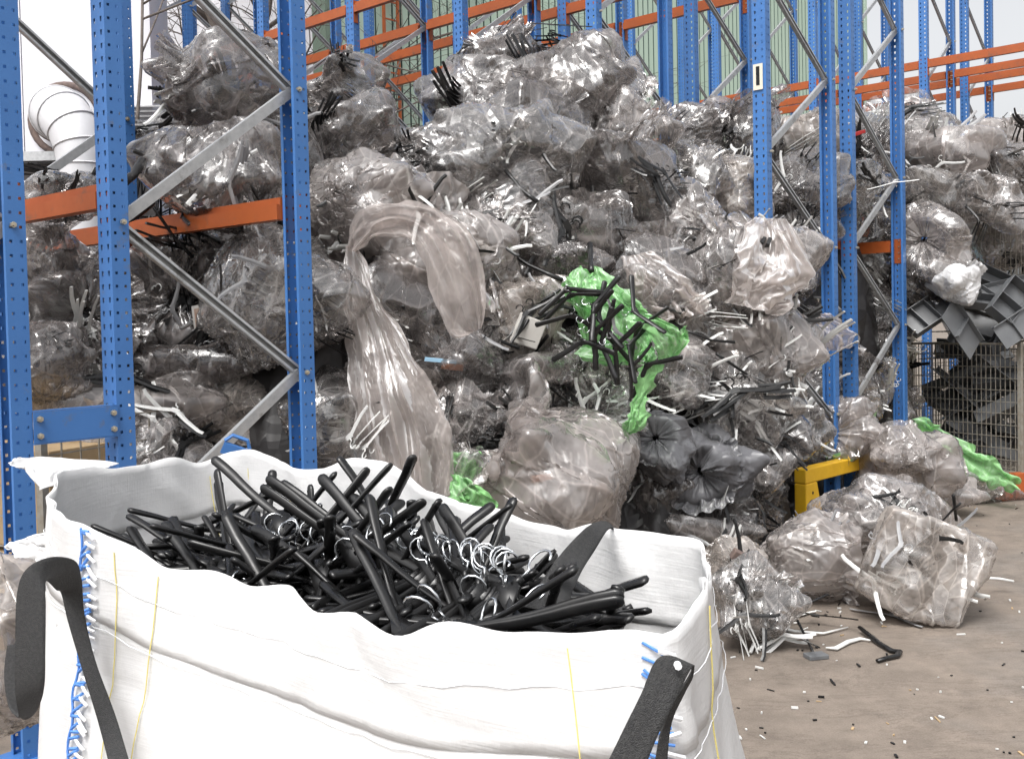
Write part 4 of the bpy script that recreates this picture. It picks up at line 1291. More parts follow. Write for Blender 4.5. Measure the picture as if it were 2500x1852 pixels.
# odd bits in the heap: foam block, card, labels
M['foam'] = pbr('white_foam', (0.58, 0.56, 0.53), .8, col2=(.45, .43, .40), nscale=6)
M['paperblue'] = pbr('pale_blue_strip', (0.30, 0.50, 0.66), .5)
M['scrap_orange'] = pbr('orange_scrap', (0.48, 0.17, 0.05), .6, col2=(.35, .12, .05), nscale=12)
M['print'] = pbr('brown_print', (0.30, 0.16, 0.10), .6, col2=(.45, .36, .3), nscale=40)
M['red'] = pbr('red_plastic', (0.45, 0.03, 0.03), .45)
def chunk(name, x, y, dep, size, rot, mat, label, cat):
    mb = MB(); sx, sy, sz = [v / 2 for v in size]
    k = .12
    mb.hexa([(-sx, -sy, -sz), (sx, -sy, -sz * (1 - k)), (sx * (1 - k), sy, -sz), (-sx, sy, -sz * .9), (-sx * .9, -sy, sz), (sx, -sy, sz), (sx, sy, sz * (1 - k)), (-sx, sy, sz)])
    o = mb.build(name, M[mat], loc=PD(x, y, dep), rot=rot)
    bv = o.modifiers.new('bevel', 'BEVEL'); bv.width = min(size) * .12; bv.segments = 2
    return tag(o, label, cat)
chunk('foam_block', 1150, 722, 5.2, (.15, .05, .16), (.15, .4, .1), 'foam', 'white foam block in a clear bag left of the green bag', 'foam block')
chunk('blue_strip', 960, 785, 4.88, (.16, .012, .02), (.1, .12, .1), 'paperblue', 'pale blue strip in the smoky bag right of the long film', 'strip')
chunk('orange_scrap', 985, 798, 4.9, (.11, .02, .035), (.1, .15, .3), 'scrap_orange', 'orange scrap under the pale blue strip', 'scrap')
chunk('orange_scrap', 1180, 1040, 4.6, (.10, .02, .03), (.1, -.1, .3), 'scrap_orange', 'orange scrap inside the largest milky bag', 'scrap')
chunk('blue_label', 1608, 1095, 5.95, (.07, .01, .06), (.1, .4, .2), 'paperblue', 'pale blue square label low in the heap left of the guard', 'label')
chunk('red_scrap', 1870, 290, 8.3, (.10, .05, .03), (.1, -.3, .2), 'red', 'small red plastic piece at the skyline between the right posts', 'scrap')
chunk('brown_scrap', 1612, 1212, 4.75, (.09, .04, .05), (.3, .5, .1), 'rust', 'brown shard among the scraps right of the white bag', 'scrap')
cb = empty('card_label', PD(440, 690, 4.93)); tag(cb, 'small torn card with a brownish print in the dark left bag', 'card')
mb = MB(); mb.obox((0, 0, 0), (.045, 0, .008), (0, .002, 0), (-.006, 0, .062)); mb.build('card', M['foam'], cb)
mb = MB(); mb.obox((0, -.004, 0), (.034, 0, .006), (0, .0012, 0), (-.004, 0, .046)); mb.build('print', M['print'], cb)
# ------------------------------------------------------------------ yellow end guard
gf = G(1955, 1312)
guard = empty('rack_guard', (gf.x, gf.y, 0), rad(45)); tag(guard, 'yellow steel rack guard half buried by bags on the right', 'rack guard')
def prism(mb, poly, y0, y1, mi=0):
    n = len(mb.v); k = len(poly)
    mb.v += [(x, y0, z) for x, z in poly] + [(x, y1, z) for x, z in poly]
    mb.f.append(tuple(n + i for i in range(k))); mb.m.append(mi)
    mb.f.append(tuple(n + k + i for i in reversed(range(k)))); mb.m.append(mi)
    for i in range(k):
        j = (i + 1) % k
        mb.f.append((n + i, n + k + i, n + k + j, n + j)); mb.m.append(mi)
def beveled(o, w_=.004, s_=2):
    b = o.modifiers.new('bevel', 'BEVEL'); b.width = w_; b.segments = s_; b.limit_method = 'ANGLE'
    return o
L = 2.0
mb = MB(); prism(mb, [(0, .37), (0.0, .47), (L, .47), (L, .37)], -.045, .045); beveled(mb.build('rail', M['yellow'], guard), .008)
for s, x0 in ((1, 0.0), (-1, L)):
    poly = [(x0, 0), (x0, .369), (x0 + s * .155, .369), (x0 + s * .27, 0)]
    if s < 0: poly = poly[::-1]
    mb = MB(); prism(mb, poly, -.046, .044); leg = beveled(mb.build('leg', M['yellow'], guard), .008)
    for z in (.06, .30, .20):
        if z == .20: continue
        mb = MB(); mb.sweep([(x0 + s * .09, -.0462, z), (x0 + s * .09, -.0475, z)], .011, n=8, up=(0, 0, 1)); mb.build('dark_hole_disc', M['black'], leg)  # flat black disc stands in for the shaded inside of a hole

# ------------------------------------------------------------------ wire baskets
def wire_panel(L, Hh, px, pz, r=.0028):
    """grid of crossed rods in the local x-z plane"""
    mb = MB()
    n = int(L / px)
    for i in range(n + 1):
        x = i * L / n
        mb.box(x - r, x + r, -r, r, 0, Hh)
    m_ = int(Hh / pz)
    for j in range(m_ + 1):
        z = j * Hh / m_
        mb.box(0, L, -3 * r, -r, z - r, z + r)
    return mb
def basket(p, rz, L, W, z0, Hh, label, px=.05, pz=.098):
    root = empty('wire_basket', (p[0], p[1], z0), rz); tag(root, label, 'wire basket')
    pa = wire_panel(L, Hh, px, pz).mesh('mesh_panel', M['wire']); pb = wire_panel(W, Hh, px, pz).mesh('mesh_panel', M['wire'])
    pf = wire_panel(L, W, px, .1).mesh('floor_panel', M['wire'])
    for o in (add('mesh_panel', pa, root), add('mesh_panel', pa, root, loc=(0, W, 0)), add('mesh_panel', pb, root, rot=(0, 0, math.pi / 2)), add('mesh_panel', pb, root, loc=(L, 0, 0), rot=(0, 0, math.pi / 2)),
              add('floor_panel', pf, root, loc=(0, 0, 0.0), rot=(-math.pi / 2, 0, 0), scale=(1, 1, -1))):
        o['kind'] = 'stuff'
    for (x, y) in ((0, 0), (L, 0), (0, W), (L, W)):
        mb = MB(); mb.box(x - .016, x + .016, y - .016, y + .016, -.12, Hh + .015); mb.build('corner_post', M['wire'], root)
    for (a, b) in (((0, -.004), (L, -.004)), ((0, W + .004), (L, W + .004))):
        for z in (0, Hh):
            mb = MB(); mb.box(a[0] + .02, b[0] - .02, a[1] - .009, a[1] + .009, z - .009, z + .009); mb.build('rim_rod', M['wire'], root)
    return root
c1, c2 = P(2490, 839, 8.3), P(2222, 830, 9.15)
ang = math.atan2(c1.y - c2.y, c1.x - c2.x)
Lb = math.hypot(c1.x - c2.x, c1.y - c2.y)
bk = (c2.x, c2.y)
basket(bk, ang, Lb, .82, .16, 1.08, 'lower front wire basket filled with dark grey trays, right edge of the picture', px=.042, pz=.094)
nv = Vector((-math.sin(ang), math.cos(ang)))
q = Vector(bk) + nv * .95 + Vector((math.cos(ang), math.sin(ang))) * .12
basket(q, ang, 1.05, .80, .16, 1.0, 'rear wire basket at floor level behind the tray filled one', pz=.1)
basket(q, ang, 1.05, .80, 1.34, 1.12, 'upper wire basket holding clear bags under the skyline, right edge', pz=.1)
# wooden board leaning in the upper basket
bd = P(2337, 590, 9.6)
mb = MB(); mb.box(-.045, .045, -.02, .02, -.5, .35); o = beveled(mb.build('wooden_board', M['wood'], loc=(bd.x, bd.y - .05, bd.z), rot=(0, 0, ang))); tag(o, 'upright pale wooden board at the left of the upper wire basket', 'board')
place_bag(2180, 520, 80, 55, 9.75, 'film', 'g', 'clear bag inside the upper wire basket', 7, None)

# dark grey trays
def tray(L=.62, W=.17, Hh=.10, t=.006, div=0):
    mb = MB()
    mb.box(-L / 2, L / 2, -W / 2, W / 2, 0, t)
    for s in (-1, 1):
        y0, y1 = sorted((s * W / 2, s * (W / 2 - t)))
        mb.box(-L / 2, L / 2, y0, y1, t + .0005, Hh)
        x0, x1 = sorted((s * (L / 2), s * (L / 2 - t)))
        mb.box(x0, x1, -W / 2 + t + .0005, W / 2 - t - .0005, t + .0005, Hh)
    for i in range(div):
        x = -L / 2 + L * (i + 1) / (div + 1)
        mb.box(x - t / 2, x + t / 2, -W / 2 + t + .0005, W / 2 - t - .0005, t + .0005, Hh * .85)
    return mb.mesh('tray', M['tray'])
def plate(L=.7, W=.2):
    mb = MB(); mb.box(-L / 2, L / 2, -W / 2, W / 2, 0, .008); mb.box(-L / 2, L / 2, W / 2 - .008, W / 2, .0085, .05); mb.box(-L / 2 + .2, -L / 2 + .21, -W / 2, W / 2 - .0085, .0085, .045); return mb.mesh('tray', M['tray'])
TR = [tray(.62, .17, .10), tray(.85, .15, .08, div=2), tray(.45, .24, .12, div=1), plate(), plate(.45, .26), tray(.75, .26, .09, div=4)]
def put_tray(k, u, v, dep, rot, label, group=None, s=1.0):
    o = add('tray', TR[k], loc=P(u, v, dep), rot=rot, scale=(s, s, s)); tag(o, label, 'tray', group)
G_T = 'dark grey trays piled on the right wire basket'
put_tray(5, 2292, 752, 8.45, (.9, -.55, .1), 'long dark grey gridded tray tilted up left below the white bag', G_T, .9)
put_tray(1, 2400, 745, 8.5, (.7, .15, -.1), 'flat dark grey trough lying across the pile right of the white bag', G_T, .95)
put_tray(4, 2345, 805, 8.3, (1.2, .9, .3), 'diamond-tilted dark grey plate in the middle of the basket rim', G_T)
put_tray(2, 2455, 740, 8.35, (1.1, -.7, .5), 'tilted dark grey open tray at the right edge of the pile', G_T, .9)
put_tray(3, 2450, 710, 8.8, (.5, -.2, .2), 'wide dark grey plate on top of the pile at the right', G_T)
put_tray(0, 2420, 690, 9.0, (.9, .5, -.4), 'dark grey tray standing behind the pile under the upper basket', G_T)
put_tray(4, 2480, 800, 8.2, (1.3, -.5, .2), 'grey plate at the basket rim, right picture edge', G_T, .8)
put_tray(3, 2330, 770, 8.8, (1.0, .35, -.5), 'dark grey plate under the gridded tray', G_T)
rnd = random.Random(4)
inb = 'dark grey tray seen through the mesh of the lower front basket'
ca, sa = math.cos(ang), math.sin(ang)
for i in range(34):
    lx, ly, lz = rnd.uniform(.18, Lb - .18), rnd.uniform(.12, .66), .22 + 1.0 * (i / 34)
    o = add('tray', TR[rnd.choice([0, 1, 2, 3, 3, 4])], loc=(bk[0] + lx * ca - ly * sa, bk[1] + lx * sa + ly * ca, lz), rot=(rnd.uniform(-.7, .9), rnd.uniform(-.7, .7), ang + rnd.uniform(-.5, .5)), scale=(.9,) * 3)
    tag(o, inb, 'tray', 'dark grey trays inside the lower front basket')
place_bag(2078, 612, 42, 44, 8.35, 'film_white', None, 'small white plastic carrier bag sitting on the dark grey trays', 0, 'up')
o = BAGS.pop()
# orange foot at the right edge
fo = P(2470, 1160, 8.0); fo.z = 0
ft = empty('orange_bracket', fo, .3); tag(ft, 'battered orange steel bracket on the floor under the right basket', 'bracket')
mb = MB(); mb.box(-.14, .12, -.05, .05, .0, .012); beveled(mb.build('foot_plate', M['orange'], ft))
mb = MB(); mb.box(-.10, -.02, -.04, .04, .0125, .17); mb.box(.0, .10, -.045, .03, .0125, .21); beveled(mb.build('upright_stub', M['orange'], ft))

# ------------------------------------------------------------------ basket and cartons at the far left
lp = P(-330, 1100, 4.3)
basket((lp.x, lp.y), rad(-22), 1.02, .8, .16, .98, 'wire basket with cardboard behind the left post', px=.10, pz=.12)
for i, (dx, z, h) in enumerate(((.05, .17, .42), (.12, .62, .40))):
    a = rad(-22)
    o = beveled(MB.build.__get__((lambda m_: (m_.box(0, .82, .05, .6, 0, h), m_)[1])(MB()))('cardboard_box', M['card'], loc=(lp.x + math.cos(a) * dx - math.sin(a) * .06, lp.y + math.sin(a) * dx + math.cos(a) * .06, z), rot=(0, 0, a)))
    tag(o, ['lower brown cardboard box in the left wire basket', 'upper brown cardboard box in the left wire basket'][i], 'box')
mb = MB(); mb.sweep([(-.05, 0, 0), (-.03, 0, .03), (.03, 0, .03), (.05, 0, 0)], .008, n=6); mb.box(-.05, .05, -.012, .012, -.05, -.005)
tag(mb.build('blue_clip', M['blue'], loc=PD(517, 968, 3.9), rot=(.2, .4, .3)), 'small blue plastic clip behind the back rim of the white bag', 'clip')

# ------------------------------------------------------------------ loose hangers on the heap
rnd = random.Random(77)
def scatter(x0, y0, x1, y1, n, kinds, label, group, poke=.35, lift=.05, flatz=False):
    for i in range(n):
        x, y = rnd.uniform(x0, x1), rnd.uniform(y0, y1)
        dep = surf_depth(x, y)
        if dep is None: dep = surf_depth(*((x0 + x1) / 2, (y0 + y1) / 2)) or 6.0
        p = PD(x, y, dep - lift)
        view = Vector((p.x, p.y, p.z - EYE)).normalized()
        if rnd.random() < poke: nrm = Vector((rnd.gauss(0, 1), rnd.gauss(0, .5), rnd.gauss(0, 1)))
        else: nrm = -view + Vector((rnd.gauss(0, .4), 0, rnd.gauss(.4, .4)))
        T = Matrix.Translation(p) @ rot_to(nrm.normalized(), rnd.uniform(0, 6.28)) @ Matrix.Scale(rnd.uniform(.75, .98), 4)
        k = rnd.choice(kinds)
        lab = label % {'b': 'black', 'w': 'white', 'g': 'grey', 's': 'thick black', 't': 'black clip'}[k]
        grp = group
        if k == 's': shaped_hanger(T, lab, grp, low=True)
        else: plain_hanger(T, k, lab, grp)
scatter(960, 70, 1240, 160, 4, 'bbs', 'loose %s hanger on the topmost bag of the heap', 'hangers on top of the heap', .6)
scatter(340, 120, 800, 330, 5, 'bbwg', 'loose %s hanger among the bags on the left rack shelf', 'hangers on the left shelf bags', .5)
scatter(700, 380, 930, 500, 10, 'wwwb', 'loose %s hanger on the bright bag right of the nearest post', 'hangers on the bright bag', .15)
scatter(960, 300, 1280, 470, 8, 'bwgg', 'loose %s hanger around the bag with the star-shaped gather', 'hangers at the star-gathered bag', .3)
scatter(1240, 270, 1480, 520, 8, 'bbswg', 'loose %s hanger on the right bulge of the heap', 'hangers on the right bulge', .6)
scatter(980, 460, 1260, 660, 8, 'bbgw', 'loose %s hanger below the tightly crumpled bag', 'hangers below the crumpled bag', .5)
scatter(1000, 640, 1240, 860, 7, 'bwgb', 'loose %s hanger near the white foam block', 'hangers near the foam block', .5)
scatter(1380, 480, 1640, 700, 9, 'bwgb', 'loose %s hanger between the green bag and the number 1 post', 'hangers right of the green bag', .5)
scatter(1500, 690, 1720, 830, 13, 'wwwb', 'loose %s hanger on the white-hanger slope right of the green bag', 'hangers on the upper slope', .2)
scatter(1480, 800, 1700, 960, 18, 'wwwwb', 'loose %s hanger on the slope above the dark grey bags', 'hangers on the slope above the dark bags', .2)
scatter(1210, 830, 1400, 950, 8, 'wwg', 'loose %s hanger left of the green strip', 'hangers left of the green strip', .3)
scatter(1380, 1040, 1700, 1160, 11, 'bwwg', 'loose %s hanger low in the heap left of the yellow guard', 'hangers low left of the guard', .3)
scatter(1640, 860, 1800, 1020, 8, 'bwws', 'loose %s hanger above the yellow guard', 'hangers above the guard', .4)
scatter(1700, 560, 1850, 860, 10, 'bwwg', 'loose %s hanger between the posts on the right', 'hangers between the right posts', .4)
scatter(1490, 340, 1640, 460, 6, 'wwb', 'loose %s hanger high up left of the number 1 post', 'hangers high left of the number post', .4)
scatter(1680, 300, 1960, 560, 13, 'bwwg', 'loose %s hanger on the right heap under the skyline', 'hangers on the right heap', .4)
scatter(1960, 270, 2220, 460, 10, 'bwwg', 'loose %s hanger on the skyline bags at the right', 'hangers on the skyline bags', .4)
scatter(1860, 560, 1950, 920, 8, 'wwb', 'loose %s hanger beside the last blue post', 'hangers beside the last post', .4)
scatter(100, 830, 620, 1000, 8, 'wwb', 'loose %s hanger on the low bags behind the white bag', 'hangers low on the left', .2)
scatter(330, 560, 740, 780, 6, 'bwg', 'loose %s hanger in the lower left rack bay', 'hangers in the lower left bay', .4)
scatter(1840, 1070, 2080, 1180, 10, 'wwbg', 'loose %s hanger on the bag behind the boxy one', 'hangers behind the boxy bag', .25)
scatter(1900, 1160, 2110, 1300, 3, 'wg', 'loose %s hanger against the boxy bag on the floor', 'hangers at the boxy bag', .1)
scatter(1580, 1200, 1720, 1360, 6, 'wwwb', 'loose %s hanger on the scraps right of the white bag', 'hangers in the scraps', .3)
# the black ones spilling out of the green bag
for i, (px, py, ang_, k) in enumerate([(120, 290, .3, 's'), (150, 340, .5, 's'), (170, 510, -.2, 's'), (340, 430, 1.2, 's'), (300, 560, 1.4, 's'), (350, 650, 1.2, 's'), (380, 540, 1.7, 's'), (250, 730, .1, 's'), (520, 640, 2.2, 'g'), (520, 780, 1.2, 's'),
                                      (640, 770, 1.1, 's'), (700, 640, 1.3, 's'), (790, 930, .7, 's'), (650, 960, 1.2, 'b'), (680, 480, 1.9, 's'), (470, 700, 2.0, 's'), (400, 750, 1.6, 's')]):
    u, v = gz(px, py)
    p = P(u, v, 4.98 - .03 * rnd.random())
    T = Matrix.Translation(p) @ rot_to((rnd.gauss(0, .5), -1, rnd.gauss(0, .5)), ang_ * 1.0) @ Matrix.Scale(.80, 4)
    if k == 's': shaped_hanger(T, 'thick black hanger spilling out of the torn green bag', 'hangers in the green bag', me=H_THICK)
    else: plain_hanger(T, k, '%s thin hanger spilling out of the torn green bag' % {'b': 'black', 'g': 'grey'}[k], 'hangers in the green bag')
# long black and white bits on the floor, right foreground
def floor_hanger(u, v, spin, k, label, tilt=(0, 0), s=1.0, z=.012):
    p = G(u, v, z)
    T = Matrix.Translation(p) @ Matrix.Rotation(spin, 4, 'Z') @ Matrix.Rotation(rad(90) + tilt[0], 4, 'X') @ Matrix.Rotation(tilt[1], 4, 'Y') @ Matrix.Scale(s, 4)
    if k == 's': return shaped_hanger(T, label, 'hangers lying on the yard floor')
    return plain_hanger(T, k, label, 'hangers lying on the yard floor')
floor_hanger(1925, 1510, .3, 'w', 'white hanger lying on the floor at the edge of the scraps')
floor_hanger(1960, 1560, 1.9, 'b', 'black hanger standing up from the scrap edge', (.5, 0), z=.05)
floor_hanger(1990, 1500, 2.6, 'b', 'black hanger with its hook pointing at the boxy bag', (.4, .2), z=.05)
floor_hanger(1905, 1410, 1.3, 'b', 'black hanger poking up from the scraps right of the white bag', (-.9, .4), z=.16)
floor_hanger(2180, 1500, 2.2, 'g', 'grey hanger sticking out under the boxy bag', (0, 0))
# broken pieces
def broken(pts, r, mat, label, name='broken_hanger'):
    mb = MB(); mb.sweep(pts, r, [x * .75 for x in r], n=8, up=(0, 0, 1))
    return tag(mb.build(name, M[mat], smooth=True), label, 'broken hanger', 'broken hangers on the floor')
def gp(u, v, z=.012): return G(u, v, z)
broken([gp(2098, 1530, .03), gp(2120, 1548, .02), gp(2150, 1572), gp(2178, 1588), gp(2196, 1590), gp(2190, 1600), gp(2165, 1605), gp(2142, 1612)], [.010, .013, .014, .014, .015, .013, .012, .010], 'black', 'broken V-shaped black hanger alone on the floor')
broken([gp(2016, 1580), gp(2040, 1582), gp(2070, 1566), gp(2100, 1558), gp(2125, 1562)], [.004, .012, .013, .010, .004], 'white', 'curved pale hanger arm beside the V-shaped black one')
broken([gp(1935, 1490, .10), gp(1955, 1530, .05), gp(1975, 1570, .02), gp(1986, 1592)], [.008, .007, .006, .006], 'black', 'straight black hanger bar ending in a flat clip')
mb = MB(); c_ = gp(1992, 1600, .01); mb.obox(c_, (.045, .01, 0), (-.008, .03, 0), (0, 0, .010)); tag(beveled(mb.build('hanger_clip', M['tray'])), 'flat dark clip at the end of the straight black bar', 'clip')
broken([gp(1832, 1592), gp(1840, 1572, .03), gp(1870, 1545, .05), gp(1900, 1530, .05), gp(1940, 1540, .03), gp(2010, 1545), gp(2070, 1530)], [.008, .009, .010, .014, .009, .007, .004], 'white', 'long white hanger reaching out of the scraps on the floor')
broken([gp(1950, 1480, .12), gp(1995, 1462, .14), gp(2022, 1450, .16)], [.006, .008, .007], 'black', 'black hanger arm pointing up right from the scraps')
broken([gp(2300, 1500), gp(2315, 1508)], [.012, .012], 'black', 'stubby black piece under the boxy bag')
broken([gp(2405, 1410, .1), gp(2440, 1412, .08), gp(2475, 1418, .07)], [.008, .010, .008], 'white', 'white hanger arm poking out of the boxy bag to the right')
broken([P(2335, 1270, 5.5), P(2330, 1230, 5.45), P(2328, 1208, 5.4)], [.009, .009, .010], 'black', 'upright black arm above the boxy bag')
broken([P(2300, 1272, 5.5), P(2325, 1245, 5.4), P(2345, 1228, 5.35)], [.006, .008, .008], 'black', 'slanting black arm above the boxy bag')

# long dark rods poking through the heap
for i, (a, b, d0, d1, r, lb) in enumerate([((310, 350), (270, 395), 4.6, 4.4, .022, 'thick dark tube end by the second left post'), ((330, 440), (262, 480), 4.6, 4.4, .02, 'bent dark rod under the tube end by the second left post'),
        ((330, 445), (420, 560), 4.7, 4.9, .008, 'thin dark rod crossing in front of the left orange beam'), ((545, 400), (580, 450), 4.6, 4.7, .007, 'thin dark rod over the orange beam left of the nearest post'),
        ((1080, 530), (1225, 610), 5.5, 5.3, .011, 'long black rod leading down to the green bag'), ((1285, 530), (1288, 590), 5.3, 5.1, .014, 'short black peg standing on top of the green bag'),
        ((1495, 720), (1600, 745), 5.5, 5.6, .008, 'black rod right of the green bag'), ((1560, 770), (1700, 850), 5.7, 5.9, .009, 'long black strip on the white-hanger slope'),
        ((1660, 860), (1675, 1010), 5.9, 5.9, .012, 'upright black rod above the yellow guard'), ((1700, 850), (1780, 720), 6.1, 6.2, .007, 'slanting black rod between the right posts'),
        ((1100, 370), (1170, 440), 5.7, 5.6, .012, 'dark paddle shaped arm in the star-gathered bag')]):
    mb = MB(); pa, pb = PD(*a, d0), PD(*b, d1); mid_ = (pa + pb) / 2 + Vector((0, 0, -.02))
    mb.sweep([pa, pa.lerp(mid_, .5), mid_, mid_.lerp(pb, .5), pb], [r, r, r * .9, r, r * 1.15], n=7)
    tag(mb.build('black_rod', M['black'], smooth=True), lb, 'rod')

# fine litter on the yard
mb = MB(); rnd = random.Random(9)
for i in range(300):
    if i < 130: u, v = rnd.uniform(1700, 2500), rnd.uniform(1240, 1852)
    elif i < 250: u, v = rnd.gauss(1950, 170), rnd.gauss(1420, 90)
    else: u, v = rnd.gauss(2330, 120), rnd.gauss(1240, 25)
    if v < 1225 or v > 1870: continue
    p = G(u, v, 0)
    if p.y > 9: continue
    a = rnd.uniform(0, 3.14); l = rnd.choice([.004, .006, .008, .012, .02]) * rnd.uniform(.5, 1.1); w_ = rnd.uniform(.002, .0045); h = rnd.uniform(.001, .004)
    ax = Vector((math.cos(a), math.sin(a), rnd.gauss(0, .08))) * l
    mb.obox(p + Vector((0, 0, h + .002)), ax, Vector((-math.sin(a), math.cos(a), 0)) * w_, (0, 0, h), rnd.choice([0, 0, 0, 1, 1, 1, 3]))
tag(mb.build('litter', [M['white'], M['black'], M['scrap_orange'], M['card']]), 'tiny white, black and brown plastic chips strewn on the concrete', 'litter', kind='stuff')
# ------------------------------------------------------------------ the big white woven bag
def fabric():
    m, t, out = nodes('white_woven_fabric')
    tc = N(t, 'ShaderNodeTexCoord')
    b = N(t, 'ShaderNodeBsdfPrincipled', ins={'Roughness': 0.55, 'Specular IOR Level': 0.35})
    nz = N(t, 'ShaderNodeTexNoise', ins={'Scale': 3.0, 'Detail': 6.0}); t.links.new(tc.outputs['Object'], nz.inputs['Vector'])
    r = ramp(t, [(0.3, (0.82, 0.82, 0.825)), (0.7, (0.87, 0.87, 0.87))], nz.outputs[0]); t.links.new(r.outputs[0], b.inputs['Base Color'])
    mp = N(t, 'ShaderNodeMapping'); mp.inputs['Scale'].default_value = (220, 220, 6); t.links.new(tc.outputs['Object'], mp.inputs[0])
    mp2 = N(t, 'ShaderNodeMapping'); mp2.inputs['Scale'].default_value = (8, 8, 260); t.links.new(tc.outputs['Object'], mp2.inputs[0])
    n1 = N(t, 'ShaderNodeTexNoise', ins={'Scale': 1.0, 'Detail': 3.0}); t.links.new(mp.outputs[0], n1.inputs['Vector'])
    n2 = N(t, 'ShaderNodeTexNoise', ins={'Scale': 1.0, 'Detail': 3.0}); t.links.new(mp2.outputs[0], n2.inputs['Vector'])
    ad = N(t, 'ShaderNodeMath', operation='ADD'); t.links.new(n1.outputs[0], ad.inputs[0]); t.links.new(n2.outputs[0], ad.inputs[1])
    n3 = N(t, 'ShaderNodeTexNoise', ins={'Scale': 9.0, 'Detail': 5.0, 'Roughness': .6}); t.links.new(tc.outputs['Object'], n3.inputs['Vector'])
    a2 = N(t, 'ShaderNodeMath', operation='MULTIPLY_ADD', ins={1: 7.0}); t.links.new(n3.outputs[0], a2.inputs[0]); t.links.new(ad.outputs[0], a2.inputs[2])
    bp = N(t, 'ShaderNodeBump', ins={'Strength': .35, 'Distance': .002}); t.links.new(a2.outputs[0], bp.inputs['Height']); t.links.new(bp.outputs[0], b.inputs['Normal'])
    tl = N(t, 'ShaderNodeBsdfTranslucent', ins={'Color': (.85, .84, .83, 1)})
    mx = N(t, 'ShaderNodeMixShader', ins={0: .28}); t.links.new(b.outputs[0], mx.inputs[1]); t.links.new(tl.outputs[0], mx.inputs[2]); t.links.new(mx.outputs[0], out.inputs[0])
    return m
M['fabric'] = fabric()
M['webbing'] = pbr('dark_webbing', (0.040, 0.040, 0.042), .85, col2=(.065, .065, .065), nscale=240, bump=.8, bscale=700, amt=(.4, .6))
M['thread_y'] = pbr('yellow_thread', (0.72, 0.62, 0.22), .7)
M['cord_b'] = pbr('blue_cord', (0.09, 0.24, 0.62), .7)
M['cord_w'] = pbr('white_cord', (0.75, 0.76, 0.78), .7)

RIM = [  # u, v, depth, walking from the front left corner along the front
 (240, 1300, 1.80), (330, 1345, 1.74), (430, 1390, 1.68), (560, 1425, 1.60), (700, 1455, 1.52), (840, 1495, 1.42), (975, 1545, 1.33), (1090, 1533, 1.29), (1230, 1528, 1.25), (1400, 1526, 1.20), (1540, 1520, 1.16), (1610, 1525, 1.14),
 (1640, 1500, 1.18), (1690, 1450, 1.28), (1722, 1395, 1.42), (1728, 1350, 1.56), (1690, 1318, 1.64), (1590, 1300, 1.69), (1495, 1290, 1.74),
 (1440, 1300, 1.80), (1370, 1298, 1.88), (1280, 1272, 1.96), (1180, 1240, 2.05), (1080, 1205, 2.14), (980, 1165, 2.24), (900, 1138, 2.32), (850, 1122, 2.38), (800, 1138, 2.44), (740, 1142, 2.50), (690, 1120, 2.56), (620, 1090, 2.62), (560, 1092, 2.66),
 (500, 1115, 2.62), (400, 1125, 2.52), (290, 1132, 2.40), (190, 1140, 2.25), (125, 1165, 2.12), (108, 1205, 2.0), (120, 1245, 1.90), (170, 1275, 1.83)]
jr = random.Random(6)
rim = [P(u + jr.gauss(0, 4), v + jr.gauss(0, 5), d) for u, v, d in RIM]
nC = 260
# resample the closed loop evenly
pts = np.array([tuple(p) for p in rim]); K = len(pts)
cr = []
for i in range(K):
    p0, p1, p2, p3 = pts[i - 1], pts[i], pts[(i + 1) % K], pts[(i + 2) % K]
    for f in np.linspace(0, 1, 24, endpoint=False):
        cr.append(.5 * (2 * p1 + (p2 - p0) * f + (2 * p0 - 5 * p1 + 4 * p2 - p3) * f * f + (3 * p1 - p0 - 3 * p2 + p3) * f ** 3))
cr = np.array(cr); seg = np.linalg.norm(np.roll(cr, -1, 0) - cr, axis=1); cum = np.concatenate([[0], np.cumsum(seg)]); tot = cum[-1]
tt = np.arange(nC) / nC * tot
crc = np.vstack([cr, cr[:1]])
loop = np.stack([np.interp(tt, cum, crc[:, k]) for k in range(3)], 1)
def corner_index(u, v, dep):
    p = np.array(tuple(P(u, v, dep))); return int(np.argmin(np.linalg.norm(loop - p, axis=1)))
iFL, iFR, iBR, iBL = corner_index(240, 1300, 1.8), corner_index(1610, 1525, 1.14), corner_index(1712, 1345, 1.54), corner_index(560, 1092, 2.66)
iB2 = corner_index(125, 1165, 2.12)
# base square on the floor
base_c = {iFL: (-.80, 1.66), iFR: (.20, .93), iBR: (.40, 1.60), iBL: (-.62, 2.62)}
base_c[iBR] = (.50, 1.52)
keys = sorted(base_c)
base = np.zeros((nC, 2))
for a in range(len(keys)):
    i0, i1 = keys[a], keys[(a + 1) % len(keys)]
    n_ = (i1 - i0) % nC
    for k in range(n_):
        f = k / n_; base[(i0 + k) % nC] = np.array(base_c[i0]) * (1 - f) + np.array(base_c[i1]) * f
nR = 96
rng = np.random.default_rng(12)
ctr = loop[:, :2].mean(0)
Xb = np.zeros((nR, nC, 3))
for r in range(nR):
    f = r / (nR - 1)
    z = loop[:, 2] * (1 - f)
    g_ = np.clip(f * 1.15, 0, 1) ** 1.4
    xy = loop[:, :2] * (1 - g_) + base * g_
    d = xy - ctr; d /= np.linalg.norm(d, axis=1)[:, None]
    bul = .058 * math.sin(math.pi * min(1, f * 1.1))
    Xb[r, :, :2] = xy + d * bul
    Xb[r, :, 2] = z
soft = smooth_noise((nR, nC), (5, 16), rng) * .012 + smooth_noise((nR, nC), (9, 34), rng) * .006
dxy = Xb[..., :2] - ctr; dxy /= np.linalg.norm(dxy, axis=-1)[..., None]
fade = np.clip(np.arange(nR) / 8.0, 0, 1)[:, None]
Xb[..., :2] += dxy * (soft * fade)[..., None]
